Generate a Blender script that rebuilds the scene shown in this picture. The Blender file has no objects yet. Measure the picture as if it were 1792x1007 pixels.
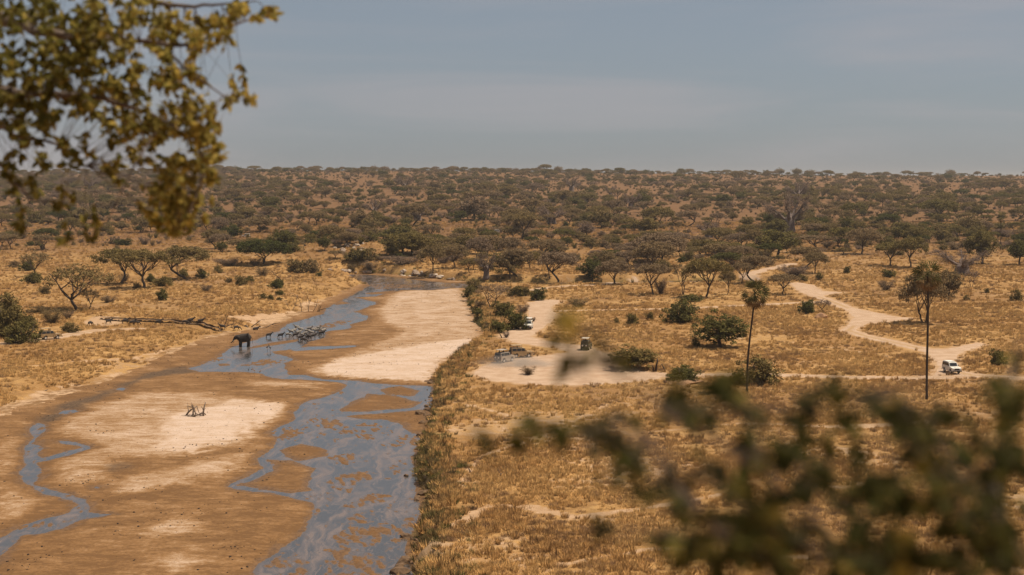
import bpy, bmesh, math, random
import numpy as np
from mathutils import Vector, Matrix, Euler

# ------------------------------------------------------------------ camera, sky, sun, exposure
scene = bpy.context.scene
COL = scene.collection
CAM_H = 36.0                       # metres above the flood plain, on top of the bluff
FPX = 1792 * 50.0 / 36.0           # focal length in photograph pixels
PITCH = math.atan((503.5 - 320.0) / FPX)
cd = bpy.data.cameras.new("camera")
cam = bpy.data.objects.new("camera", cd); COL.objects.link(cam)
cam.location = (0, 0, CAM_H)
cam.rotation_euler = (math.pi / 2 - PITCH, 0, 0)
cd.lens = 50; cd.sensor_width = 36; cd.clip_start = 0.05; cd.clip_end = 20000
cd.dof.use_dof = True; cd.dof.focus_distance = 330; cd.dof.aperture_fstop = 2.4
scene.camera = cam

SUN_EL, SUN_AZ = math.radians(66), math.radians(82)     # azimuth clockwise from +Y (straight ahead) towards +X
SUN_DIR = Vector((math.sin(SUN_AZ) * math.cos(SUN_EL), math.cos(SUN_AZ) * math.cos(SUN_EL), math.sin(SUN_EL)))
sl = bpy.data.lights.new("sun", 'SUN'); sl.energy = 4.6; sl.angle = math.radians(0.6); sl.color = (1.0, 0.885, 0.72)
sun = bpy.data.objects.new("sun", sl); COL.objects.link(sun)
sun.rotation_euler = (-SUN_DIR).to_track_quat('-Z', 'Y').to_euler()

world = bpy.data.worlds.new("World"); scene.world = world; world.use_nodes = True
wn, wl = world.node_tree.nodes, world.node_tree.links
wn.clear()
w_out = wn.new('ShaderNodeOutputWorld'); w_bg = wn.new('ShaderNodeBackground')
w_sky = wn.new('ShaderNodeTexSky'); w_sky.sky_type = 'NISHITA'; w_sky.sun_disc = False
w_sky.sun_elevation = SUN_EL; w_sky.sun_rotation = SUN_AZ
w_sky.air_density = 1.0; w_sky.dust_density = 2.2; w_sky.ozone_density = 1.0; w_sky.altitude = 1000
w_hsv = wn.new('ShaderNodeHueSaturation'); w_hsv.inputs['Saturation'].default_value = 0.66; w_hsv.inputs['Value'].default_value = 0.55
w_tc = wn.new('ShaderNodeTexCoord')
w_map = wn.new('ShaderNodeMapping'); w_map.inputs['Scale'].default_value = (2.2, 2.2, 20.0); w_map.inputs['Rotation'].default_value = (0.0, 0.07, 0.0)
w_n = wn.new('ShaderNodeTexNoise'); w_n.inputs['Scale'].default_value = 1.3; w_n.inputs['Detail'].default_value = 6; w_n.inputs['Roughness'].default_value = 0.52; w_n.inputs['Distortion'].default_value = 0.5
w_r = wn.new('ShaderNodeMapRange'); w_r.interpolation_type = 'SMOOTHSTEP'
w_r.inputs['From Min'].default_value = 0.38; w_r.inputs['From Max'].default_value = 0.72; w_r.inputs['To Max'].default_value = 0.5
w_mix = wn.new('ShaderNodeMix'); w_mix.data_type = 'RGBA'; w_mix.inputs['B'].default_value = (3.2, 2.98, 3.1, 1)
wl.new(w_sky.outputs[0], w_hsv.inputs['Color']); wl.new(w_tc.outputs['Generated'], w_map.inputs['Vector'])
wl.new(w_map.outputs[0], w_n.inputs['Vector']); wl.new(w_n.outputs['Fac'], w_r.inputs['Value'])
w_veil = wn.new('ShaderNodeMix'); w_veil.data_type = 'RGBA'; w_veil.inputs['Factor'].default_value = 0.48; w_veil.inputs['B'].default_value = (1.75, 2.12, 2.62, 1)   # thin even overcast veil
wl.new(w_hsv.outputs[0], w_veil.inputs['A'])
wl.new(w_r.outputs[0], w_mix.inputs['Factor']); wl.new(w_veil.outputs['Result'], w_mix.inputs['A'])
wl.new(w_mix.outputs['Result'], w_bg.inputs['Color']); w_bg.inputs['Strength'].default_value = 0.108
wl.new(w_bg.outputs[0], w_out.inputs['Surface'])

vs = scene.view_settings
vs.view_transform = 'Standard'; vs.look = 'None'; vs.exposure = 0.26; vs.gamma = 1.0; vs.use_curve_mapping = False
cy = scene.cycles
scene.render.engine = 'CYCLES'
cy.use_denoising = True
try: cy.denoiser = 'OPENIMAGEDENOISE'
except Exception: pass
cy.max_bounces = 5; cy.diffuse_bounces = 2; cy.glossy_bounces = 2; cy.transmission_bounces = 3; cy.transparent_max_bounces = 6; cy.volume_bounces = 0
cy.sample_clamp_indirect = 6.0; cy.caustics_reflective = False; cy.caustics_refractive = False

# ------------------------------------------------------------------ small maths helpers
def fade(t): return t * t * (3 - 2 * t)
def sstep(a, b, x): return fade(np.clip((np.asarray(x, float) - a) / (b - a), 0, 1))
def _h(ix, iy, s):
    n = (ix.astype(np.int64) * 374761393 + iy.astype(np.int64) * 668265263 + s * 1442695041) & 0x7fffffff
    n = ((n ^ (n >> 13)) * 1274126177) & 0x7fffffff
    return ((n ^ (n >> 16)) & 0xffff) / 32767.5 - 1.0
def vnoise(x, y, s=0):
    x = np.asarray(x, float); y = np.asarray(y, float)
    ix, iy = np.floor(x), np.floor(y); fx, fy = fade(x - ix), fade(y - iy)
    a, b = _h(ix, iy, s), _h(ix + 1, iy, s); c, d = _h(ix, iy + 1, s), _h(ix + 1, iy + 1, s)
    return (a * (1 - fx) + b * fx) * (1 - fy) + (c * (1 - fx) + d * fx) * fy
def fbm(x, y, s=0, o=4):
    r, a = 0, 0.5
    for k in range(o):
        r = r + a * vnoise(np.asarray(x) * 2 ** k + 17.3 * k, np.asarray(y) * 2 ** k - 9.1 * k, s + k); a *= 0.5
    return r
def sd_poly(X, Y, poly):
    """signed distance to a closed polygon, negative inside"""
    X = np.asarray(X, float); Y = np.asarray(Y, float)
    d2 = np.full(X.shape, 1e18); ins = np.zeros(X.shape, bool); n = len(poly)
    for i in range(n):
        ax, ay = poly[i]; bx, by = poly[(i + 1) % n]; ex, ey = bx - ax, by - ay
        px, py = X - ax, Y - ay
        t = np.clip((px * ex + py * ey) / (ex * ex + ey * ey + 1e-12), 0, 1)
        d2 = np.minimum(d2, (px - ex * t) ** 2 + (py - ey * t) ** 2)
        c = ((ay > Y) != (by > Y))
        if ey != 0: ins ^= c & (X < ex * (Y - ay) / ey + ax)
    return np.where(ins, -1, 1) * np.sqrt(d2)
def d_line(X, Y, pts):
    """distance to an open polyline whose points are (x, y, half_width); minus the half width"""
    X = np.asarray(X, float); Y = np.asarray(Y, float); best = np.full(X.shape, 1e9)
    for (ax, ay, aw), (bx, by, bw) in zip(pts[:-1], pts[1:]):
        ex, ey = bx - ax, by - ay; px, py = X - ax, Y - ay
        t = np.clip((px * ex + py * ey) / (ex * ex + ey * ey + 1e-12), 0, 1)
        best = np.minimum(best, np.hypot(px - ex * t, py - ey * t) - (aw + (bw - aw) * t))
    return best
def in_bbox(X, Y, poly, m):
    p = np.array(poly)
    return (X > p[:, 0].min() - m) & (X < p[:, 0].max() + m) & (Y > p[:, 1].min() - m) & (Y < p[:, 1].max() + m)

# ------------------------------------------------------------------ survey: photograph bearing -> place on the land
SP, CP = math.sin(PITCH), math.cos(PITCH)
def bearing(px, py):
    u, v = (px - 896.0) / FPX, (503.5 - py) / FPX
    return u, CP + v * SP, -SP + v * CP
def on_level(px, py, z):
    x, y, dz = bearing(px, py); k = (z - CAM_H) / dz
    return x * k, y * k
def at_depth(px, py, Y):
    x, y, dz = bearing(px, py); k = Y / y
    return Vector((x * k, Y, CAM_H + dz * k))
def project(x, y, z):
    """world -> photograph pixel (used only to know what the frame can see)"""
    zz = z - CAM_H; f = y * CP - zz * SP; up = y * SP + zz * CP
    return 896 + FPX * x / f, 503.5 - FPX * up / f

# ------------------------------------------------------------------ the lie of the land
ZW = -2.6                                     # water level
def W(*pts): return [on_level(px, py, ZW) for px, py in pts]
RIVER = W((-170, 1060), (-70, 965), (-8, 918), (24, 884), (8, 842), (6, 792), (16, 755), (48, 722), (105, 703), (200, 672), (280, 645), (340, 614), (392, 592), (440, 585),
          (488, 572), (545, 551), (580, 531), (620, 508), (648, 497), (618, 490), (606, 484), (612, 478), (645, 479), (690, 483),
          (735, 488), (790, 493), (850, 497), (1000, 496), (1250, 492))
RIVER += [(RIVER[-1][0] + 40, RIVER[-1][1] - 28)]
RIVER += W((980, 507), (860, 507), (812, 512), (818, 535), (826, 560), (842, 580), (852, 593), (838, 603), (790, 632), (766, 655), (757, 672), (754, 700),
           (745, 735), (736, 765), (724, 800), (728, 850), (733, 905), (712, 950), (716, 1060))
_tz = np.arange(-500, 12000, 10.0)
_prof = np.interp(_tz, [-500, 0, 560, 700, 900, 1200, 1500, 2000, 2500, 2750, 3000, 3600, 6000, 12000],
                  [0, 0, 0, 1.5, 6, 14, 22.5, 36.5, 49.5, 54.5, 55, 44, 20, 0])
_k = np.exp(-0.5 * (np.arange(-12, 13) / 5.0) ** 2); _k /= _k.sum()
_prof = np.convolve(np.pad(_prof, 12, mode='edge'), _k, mode='valid')
CUT = [on_level(px, py, 0) for px, py in ((150, 553), (200, 556), (300, 559), (400, 565))]
def leftness(X, Y):
    c = np.interp(Y, [100, 130, 236, 320, 400, 480, 540, 600], [-40, -36, -45, -42, -48, -52, -60, -60])
    return sstep(8, -8, X - c)
def height(X, Y, river=True):
    X = np.asarray(X, float); Y = np.asarray(Y, float)
    z = 0.45 * fbm(X / 70, Y / 70, 3, 3) + sstep(260, 500, np.hypot(X - 60, Y - 330)) * 0.5 * fbm(X / 120, Y / 120, 8, 2)
    hill = np.interp(Y, _tz, _prof)
    z = z + hill * (1 + 0.10 * fbm(X / 420, Y / 420, 5, 3))
    far = sstep(1300, 2600, Y)
    z = z - far * (6 * sstep(150, 900, X) + 9 * sstep(-450, -950, X) - 5.5 * sstep(100, -300, X))
    z = z + 5.5 * np.exp(-(((X + 83) / 42) ** 2 + ((Y - 665) / 40) ** 2)) + 3.0 * np.exp(-(((X + 40) / 55) ** 2 + ((Y - 650) / 40) ** 2))
    t = np.clip((Y - 4) / 112.0, 0, 1)
    bl = (CAM_H - 1.72) * (1 - t) ** 1.25
    z = np.where(Y < 116, z * sstep(60, 116, Y) + bl, z) + np.where(Y < 116, 0.25 * fbm(X / 6, Y / 6, 21, 3) * sstep(3, 12, np.hypot(X, Y)), 0)
    # low terrace in front of the eroded bank on the left side
    cutd = np.interp(X, [c[0] for c in CUT], [c[1] for c in CUT]) + 1.2 * vnoise(X / 3.1, X * 0, 77) + 0.7 * vnoise(X / 1.1, X * 0, 78)
    wx = sstep(CUT[0][0] - 6, CUT[1][0] + 2, X) * sstep(CUT[3][0] + 14, CUT[3][0], X)
    z = z - 0.95 * wx * sstep(0.7, -0.3, Y - cutd) * sstep(cutd - 46, cutd - 14, Y)
    if river:
        m = in_bbox(X, Y, RIVER, 45)
        if m.any():
            xs, ys = X[m], Y[m]
            sd = sd_poly(xs, ys, RIVER)
            L = leftness(xs, ys); T = sstep(500, 560, ys)
            wob = fbm(xs / 5, ys / 5, 31, 3)
            sd = sd + wob * (1.6 + 2.5 * L)
            bw = (2.6 + 15 * L * (1 - T) + 4.5 * T)
            t = np.clip((sd + 1.0) / (bw + 1.0), 0, 1)
            t = np.where(L > 0.5, t ** 0.62, fade(t))
            zz = z[m] * t + (-4.6) * (1 - t)
            z[m] = np.where((L > .5) & (sd > 3.0), np.maximum(zz, ZW + .35), zz)
    return z
def h1(x, y): return float(height(np.array([x]), np.array([y]))[0])
def ground_at(px, py):
    """the point of the land seen at a photograph position"""
    x, y, dz = bearing(px, py)
    ks = np.concatenate([np.linspace(100, 700, 1800), np.linspace(702, 3200, 2200)]) / y
    zz = height(x * ks, y * ks); ray = CAM_H + dz * ks
    hit = np.nonzero(ray <= zz)[0]
    k = ks[hit[0]] if len(hit) else ks[-1]
    return x * k, y * k, float(height(np.array([x * k]), np.array([y * k]))[0])

# ------------------------------------------------------------------ mesh helpers
def link(o, parent=None):
    COL.objects.link(o)
    if parent is not None: o.parent = parent
    return o
def new_mesh(name, V, F, mat=None, smooth=False):
    me = bpy.data.meshes.new(name)
    V = np.asarray(V, np.float32)
    if isinstance(F, np.ndarray):
        n, k = F.shape
        me.vertices.add(len(V)); me.vertices.foreach_set("co", V.ravel())
        me.loops.add(n * k); me.loops.foreach_set("vertex_index", F.astype(np.int32).ravel())
        me.polygons.add(n); me.polygons.foreach_set("loop_start", np.arange(0, n * k, k, dtype=np.int32))
        try: me.polygons.foreach_set("loop_total", np.full(n, k, np.int32))
        except Exception: pass
        me.update(calc_edges=True); me.validate()
    else:
        me.from_pydata([tuple(map(float, v)) for v in V], [], F); me.update()
    if smooth: me.polygons.foreach_set("use_smooth", np.ones(len(me.polygons), bool))
    if mat is not None: me.materials.append(mat)
    return me
def attr(me, name, vals):
    a = me.attributes.new(name, 'FLOAT', 'POINT'); a.data.foreach_set("value", np.asarray(vals, np.float32))
def tag(o, label=None, cat=None, group=None, kind=None):
    if label: o["label"] = label
    if cat: o["category"] = cat
    if group: o["group"] = group
    if kind: o["kind"] = kind
    return o
def obj(name, me, parent=None): return link(bpy.data.objects.new(name, me), parent)
def thing(name, label, cat, loc=(0, 0, 0), rz=0.0, group=None):
    o = bpy.data.objects.new(name, None); o.empty_display_size = 0.3; COL.objects.link(o)
    o.location = loc; o.rotation_euler = (0, 0, rz)
    return tag(o, label, cat, group)

class MB:
    """collects tubes, boxes and loose faces into one mesh"""
    def __init__(s): s.v = []; s.f = []
    def add(s, V, F):
        b = len(s.v); s.v += [tuple(v) for v in V]; s.f += [tuple(i + b for i in f) for f in F]
    def tube(s, pts, rad, n=6, cap=True):
        pts = [Vector(p) for p in pts]; V = []; F = []
        up = Vector((0.31, 0.17, 0.93))
        for i, p in enumerate(pts):
            t = (pts[min(i + 1, len(pts) - 1)] - pts[max(i - 1, 0)])
            if t.length < 1e-6: t = Vector((0, 0, 1))
            t.normalize(); a = t.cross(up)
            if a.length < 1e-3: a = t.cross(Vector((1, 0, 0)))
            a.normalize(); b = t.cross(a)
            r = rad[i] if hasattr(rad, '__len__') else rad
            for k in range(n):
                an = 2 * math.pi * k / n
                V.append(p + a * (r * math.cos(an)) + b * (r * math.sin(an)))
        for i in range(len(pts) - 1):
            for k in range(n):
                k2 = (k + 1) % n
                F.append((i * n + k, i * n + k2, (i + 1) * n + k2, (i + 1) * n + k))
        if cap:
            F.append(tuple(range(n - 1, -1, -1))); F.append(tuple((len(pts) - 1) * n + k for k in range(n)))
        s.add(V, F)
    def box(s, lo, hi, bev=0.0, M=None):
        bm = bmesh.new(); bmesh.ops.create_cube(bm, size=1)
        c = (Vector(lo) + Vector(hi)) / 2; d = Vector(hi) - Vector(lo)
        for v in bm.verts: v.co = Vector((v.co.x * d.x, v.co.y * d.y, v.co.z * d.z)) + c
        if bev > 0: bmesh.ops.bevel(bm, geom=list(bm.edges), offset=bev, segments=2, profile=0.6, affect='EDGES')
        s.bm(bm, M)
    def bm(s, bm, M=None):
        if M is not None: bmesh.ops.transform(bm, matrix=M, verts=bm.verts)
        bm.verts.index_update()
        s.add([v.co.copy() for v in bm.verts], [[v.index for v in f.verts] for f in bm.faces]); bm.free()
    def mesh(s, name, mat, smooth=False): return new_mesh(name, s.v, s.f, mat, smooth)

def quad_cloud(C, size, rng, aspect=0.6, up=0.0, droop=None):
    """rhombic leaf faces: centres C (n,3), size (n,)"""
    n = len(C); N = rng.normal(size=(n, 3)); N[:, 2] = np.abs(N[:, 2]) + up
    N /= np.linalg.norm(N, axis=1)[:, None] + 1e-9
    R = rng.normal(size=(n, 3))
    A = np.cross(N, R); A /= np.linalg.norm(A, axis=1)[:, None] + 1e-9
    B = np.cross(N, A)
    s = np.asarray(size)[:, None]
    V = np.empty((n, 4, 3)); V[:, 0] = C - A * s * .5; V[:, 1] = C + B * s * .5 * aspect; V[:, 2] = C + A * s * .5; V[:, 3] = C - B * s * .5 * aspect
    return V.reshape(-1, 3), np.arange(4 * n).reshape(n, 4)
# ------------------------------------------------------------------ procedural materials
class NT:
    def __init__(s, name):
        s.m = bpy.data.materials.new(name); s.m.use_nodes = True
        s.n, s.l = s.m.node_tree.nodes, s.m.node_tree.links
        s.n.clear(); s.out = s.n.new('ShaderNodeOutputMaterial')
    def node(s, t, **kw):
        n = s.n.new(t)
        for k, v in kw.items():
            if k in n.inputs: s.set(n, k, v)
            else: setattr(n, k, v)
        return n
    def set(s, n, k, v):
        if isinstance(v, bpy.types.NodeSocket): s.l.new(v, n.inputs[k])
        else: n.inputs[k].default_value = v
    def pos(s): return s.node('ShaderNodeNewGeometry').outputs['Position']
    def objco(s): return s.node('ShaderNodeTexCoord').outputs['Object']
    def scaled(s, vec, sc, rot=(0, 0, 0)):
        m = s.node('ShaderNodeMapping'); s.l.new(vec, m.inputs['Vector']); m.inputs['Scale'].default_value = sc; m.inputs['Rotation'].default_value = rot
        return m.outputs[0]
    def noise(s, vec, scale, detail=4, rough=0.55, dist=0.0):
        n = s.node('ShaderNodeTexNoise'); s.l.new(vec, n.inputs['Vector'])
        n.inputs['Scale'].default_value = scale; n.inputs['Detail'].default_value = detail; n.inputs['Roughness'].default_value = rough; n.inputs['Distortion'].default_value = dist
        return n.outputs['Fac']
    def rng(s, v, a, b, c=0.0, d=1.0, smooth=True):
        n = s.node('ShaderNodeMapRange'); s.l.new(v, n.inputs['Value'])
        if smooth: n.interpolation_type = 'SMOOTHSTEP'
        for k, x in zip(('From Min', 'From Max', 'To Min', 'To Max'), (a, b, c, d)): n.inputs[k].default_value = x
        return n.outputs[0]
    def math(s, op, a, b=0.0):
        n = s.node('ShaderNodeMath', operation=op)
        for i, x in enumerate((a, b)):
            if isinstance(x, bpy.types.NodeSocket): s.l.new(x, n.inputs[i])
            else: n.inputs[i].default_value = x
        return n.outputs[0]
    def mix(s, f, a, b, blend='MIX'):
        n = s.node('ShaderNodeMix'); n.data_type = 'RGBA'; n.blend_type = blend
        for k, x in (('Factor', f), ('A', a), ('B', b)):
            i = [q for q in n.inputs if q.name == k and (q.type == 'RGBA' or k == 'Factor' and q.type == 'VALUE')][0]
            if isinstance(x, bpy.types.NodeSocket): s.l.new(x, i)
            elif k == 'Factor': i.default_value = x
            else: i.default_value = (*x[:3], 1)
        return [q for q in n.outputs if q.type == 'RGBA'][0]
    def attr(s, name, kind='GEOMETRY'):
        n = s.node('ShaderNodeAttribute'); n.attribute_type = kind; n.attribute_name = name
        return n
    def ramp(s, f, stops):
        n = s.node('ShaderNodeValToRGB'); s.l.new(f, n.inputs[0]); e = n.color_ramp.elements
        while len(e) < len(stops): e.new(0.5)
        for k, (p, c) in zip(e, stops): k.position = p; k.color = (*c, 1)
        return n.outputs['Color']
    def bump(s, h, strength=0.5, dist=0.1):
        n = s.node('ShaderNodeBump'); s.l.new(h, n.inputs['Height']); n.inputs['Strength'].default_value = strength; n.inputs['Distance'].default_value = dist
        return n.outputs['Normal']
    def bsdf(s, color, rough=0.9, normal=None, metallic=0.0, spec=0.3, **kw):
        n = s.node('ShaderNodeBsdfPrincipled')
        s.set(n, 'Base Color', color if isinstance(color, bpy.types.NodeSocket) else (*color, 1)); s.set(n, 'Roughness', rough); s.set(n, 'Metallic', metallic); s.set(n, 'Specular IOR Level', spec)
        for k, v in kw.items(): s.set(n, k.replace('_', ' '), v)
        if normal is not None: s.l.new(normal, n.inputs['Normal'])
        return n.outputs[0]
    def done(s, shader):
        s.l.new(shader, s.out.inputs['Surface']); return s.m

def flat_mat(name, color, rough=0.6, metallic=0.0, var=0.25, scale=6.0, spec=0.4):
    t = NT(name); n = t.noise(t.objco(), scale, 3)
    c = t.mix(t.rng(n, 0.3, 0.7), [x * (1 - var) for x in color], [min(1, x * (1 + var)) for x in color])
    return t.done(t.bsdf(c, rough, None, metallic, spec))

def ground_material():
    t = NT("dry_savanna"); p = t.pos()
    bare = t.attr('bare').outputs['Fac']; red = t.attr('red').outputs['Fac']; green = t.attr('green').outputs['Fac']
    n1 = t.noise(p, 0.045, 5); n2 = t.noise(p, 0.5, 5, 0.65); n3 = t.noise(p, 3.0, 4, 0.7)
    straw = t.mix(t.rng(n1, 0.40, 0.60), (0.285, 0.150, 0.054), (0.41, 0.236, 0.089))
    straw = t.mix(t.rng(n2, 0.40, 0.68), straw, (0.225, 0.122, 0.047))
    straw = t.mix(t.rng(n3, 0.5, 0.72, 0, 0.5), straw, (0.47, 0.31, 0.15))
    redc = t.mix(t.rng(n2, 0.35, 0.7), (0.125, 0.063, 0.030), (0.175, 0.092, 0.042))
    straw = t.mix(red, straw, redc)
    straw = t.mix(green, straw, (0.11, 0.095, 0.028))
    soil = t.mix(t.rng(n2, 0.3, 0.7), (0.36, 0.222, 0.122), (0.46, 0.305, 0.185))
    sepz = t.node('ShaderNodeSeparateXYZ'); t.l.new(p, sepz.inputs[0]); damp = t.rng(t.math('ADD', sepz.outputs['Z'], t.math('MULTIPLY', t.math('SUBTRACT', n2, .5), 1.6)), ZW + .55, ZW + .22)
    soil = t.mix(damp, soil, (0.215, 0.122, 0.056))     # moist earth beside the river bed
    c = t.mix(t.rng(t.math('ADD', bare, t.math('MULTIPLY', t.math('SUBTRACT', n2, 0.5), 0.9)), 0.35, 0.75), straw, soil)
    h = t.math('ADD', t.math('MULTIPLY', n2, 0.6), t.math('MULTIPLY', n3, 0.4))
    return t.done(t.bsdf(c, 0.95, t.bump(h, 0.7, 0.35), 0, 0.1))
def bed_material():
    t = NT("river_sand"); p = t.pos()
    dry = t.attr('dry').outputs['Fac']; wet = t.attr('wet').outputs['Fac']; mud = t.attr('mud').outputs['Fac']
    st = t.noise(t.scaled(p, (0.16, 0.30, 1)), 1.0, 6, 0.62, 0.4); fine = t.noise(p, 2.2, 4, 0.75); big = t.noise(p, 0.07, 4)
    d = t.math('ADD', dry, t.math('ADD', t.math('MULTIPLY', t.math('SUBTRACT', st, 0.5), 1.0), t.math('ADD', t.math('MULTIPLY', t.math('SUBTRACT', fine, 0.5), 0.85), t.math('MULTIPLY', t.math('SUBTRACT', t.noise(t.scaled(p, (.45, 1.1, 1)), 1.0, 5, .7), 0.5), .9))))
    c = t.ramp(d, [(0.0, (0.145, 0.073, 0.028)), (0.24, (0.235, 0.123, 0.049)), (0.46, (0.335, 0.208, 0.114)), (0.64, (0.440, 0.302, 0.202)), (0.95, (0.53, 0.395, 0.302))])
    spk_ = t.noise(p, 5.5, 2, .6); sp2 = t.noise(p, 0.8, 4, .7)
    c = t.mix(t.math('MULTIPLY', t.rng(spk_, 0.56, 0.66, 0, 0.75), t.rng(sp2, .42, .62, .1, 1)), c, (0.12, 0.066, 0.03))
    c = t.mix(t.rng(fine, 0.56, 0.8, 0, 0.5), c, (0.17, 0.088, 0.036))
    c = t.mix(mud, c, t.mix(t.rng(fine, .4, .6), (0.058, 0.040, 0.028), (0.115, 0.074, 0.045)))
    c = t.mix(wet, c, t.mix(t.rng(fine, 0.4, 0.6), (0.105, 0.057, 0.026), (0.175, 0.094, 0.040)))
    r = t.rng(wet, 0, 1, 0.95, 0.5)
    return t.done(t.bsdf(c, r, t.bump(t.math('ADD', fine, t.math('MULTIPLY', st, 1.5)), 0.5, 0.12), 0, 0.15))
def water_material():
    t = NT("muddy_river_water"); p = t.pos(); dep = t.attr('depth').outputs['Fac']
    wx = t.noise(t.scaled(p, (0.16, 0.06, 1)), 1.0, 3); wy = t.noise(t.scaled(p, (0.10, 0.05, 1), (0, 0, 1.0)), 1.0, 3)
    v = t.node('ShaderNodeVectorMath', operation='MULTIPLY_ADD')
    cx = t.node('ShaderNodeCombineXYZ'); t.l.new(wx, cx.inputs[0]); t.l.new(wy, cx.inputs[1])
    t.l.new(cx.outputs[0], v.inputs[0]); v.inputs[1].default_value = (8, 9, 0); t.l.new(p, v.inputs[2])
    s = t.noise(t.scaled(v.outputs[0], (0.26, 0.05, 1), (0, 0, 0.10)), 1.0, 4, 0.5)
    rid = t.math('ABSOLUTE', t.math('SUBTRACT', s, 0.5))
    s2 = t.noise(t.scaled(v.outputs[0], (0.8, 0.16, 1)), 1.0, 4)
    band = t.math('MULTIPLY', t.rng(rid, 0.085, 0.005), t.rng(s2, 0.30, 0.60, 0.25, 1.0))
    s3 = t.noise(t.scaled(v.outputs[0], (1.1, 0.17, 1), (0, 0, -0.12)), 1.0, 3, 0.55); thin = t.math('MULTIPLY', t.rng(t.math('ABSOLUTE', t.math('SUBTRACT', s3, .5)), .035, .004), .7)
    band = t.math('MULTIPLY', t.math('MAXIMUM', band, thin), t.rng(dep, 0.01, 0.06))
    c = t.mix(t.math('MULTIPLY', band, .9), (0.062, 0.058, 0.056), (0.175, 0.125, 0.10))
    c = t.mix(t.rng(dep, 0.045, 0.0, 0, .85), c, (0.150, 0.085, 0.040))
    rough = t.math('ADD', t.math('MULTIPLY', band, 0.20), t.rng(dep, 0.04, 0.0, 0.07, 0.22))
    rip = t.noise(t.scaled(p, (1.3, 3.4, 1)), 1.0, 3)
    return t.done(t.bsdf(c, rough, t.bump(t.math('ADD', rip, t.math('MULTIPLY', s2, 2.0)), 0.14, 0.06), 0, 0.95, IOR=1.36))
def track_material():
    t = NT("pale_track_dust"); p = t.pos()
    n = t.noise(p, 0.35, 5, 0.6); f = t.noise(p, 2.5, 4, 0.7)
    c = t.mix(t.rng(n, 0.35, 0.66), (0.385, 0.252, 0.160), (0.47, 0.33, 0.225))
    c = t.mix(t.rng(f, 0.55, 0.75, 0, 0.45), c, (0.31, 0.19, 0.105))
    mid = t.attr('mid').outputs['Fac']
    c = t.mix(t.math('MULTIPLY', mid, t.rng(n, .3, .6, .3, .9)), c, (0.34, 0.205, 0.085))
    return t.done(t.bsdf(c, 0.95, t.bump(f, 0.4, 0.08), 0, 0.1))
MG, MBED, MWAT, MTRK = ground_material(), bed_material(), water_material(), track_material()

# ------------------------------------------------------------------ tracks across the plain
def GP(px, py): return ground_at(px, py)[:2]
def TRK(pts, hw): return [(*GP(a, b), hw) for a, b in pts]
ROAD_LINES = [
    TRK([(1392, 496), (1405, 508), (1425, 517), (1460, 530), (1493, 543), (1506, 556), (1498, 569), (1484, 579), (1512, 588), (1560, 599), (1600, 608), (1640, 618), (1652, 632), (1664, 649), (1700, 657), (1800, 664), (1860, 668)], 2.0),
    TRK([(1130, 658), (1200, 658), (1300, 656), (1400, 658), (1500, 661), (1600, 662), (1700, 659)], 1.7),
    TRK([(1050, 640), (1035, 620), (1005, 609), (960, 603), (925, 598), (903, 589), (918, 577), (938, 565), (950, 550), (944, 536), (962, 527)], 3.6),
    TRK([(955, 545), (1060, 543), (1180, 541), (1260, 537), (1340, 533), (1400, 530), (1450, 528)], 1.5),
    TRK([(930, 508), (950, 505), (1000, 500), (1060, 499), (1110, 492)], 1.5),
    TRK([(1386, 462), (1345, 471), (1308, 481), (1318, 492)], 2.4),
]
ROAD_AREAS = [[GP(*p) for p in a] for a in (
    ((828, 656), (840, 643), (868, 634), (900, 629), (960, 622), (1000, 617), (1050, 621), (1080, 640), (1130, 651), (1168, 654), (1150, 665), (1080, 671), (1000, 675), (920, 673), (860, 666)),
    ((1488, 538), (1520, 545), (1575, 556), (1604, 557), (1570, 562), (1520, 567), (1498, 571)),
    ((1394, 494), (1425, 500), (1440, 510), (1476, 512), (1430, 519), (1400, 513)),
    ((1615, 611), (1660, 611), (1712, 600), (1722, 604), (1684, 618), (1668, 632), (1668, 655), (1636, 657), (1640, 630)),
    ((925, 530), (955, 527), (968, 545), (960, 566), (930, 590), (905, 592), (915, 575), (935, 556)))]
LEFT_ROAD = [TRK([(-60, 606), (30, 600), (90, 592), (130, 585), (175, 578), (240, 576)], 2.0)]
def sd_roads(X, Y, lines, areas):
    X = np.asarray(X, float); Y = np.asarray(Y, float); d = np.full(X.shape, 60.0)
    for ln in lines:
        m = in_bbox(X, Y, [q[:2] for q in ln], 20)
        if m.any(): d[m] = np.minimum(d[m], d_line(X[m], Y[m], ln))
    for a in areas:
        m = in_bbox(X, Y, a, 20)
        if m.any(): d[m] = np.minimum(d[m], sd_poly(X[m], Y[m], a))
    return d
def road_field(X, Y, lines, areas): return sd_roads(X, Y, lines, areas) + 1.1 * fbm(np.asarray(X) / 4.0, np.asarray(Y) / 4.0, 51, 3)
def all_roads(X, Y): return np.minimum(sd_roads(X, Y, ROAD_LINES, ROAD_AREAS), sd_roads(X, Y, LEFT_ROAD, []))
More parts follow.
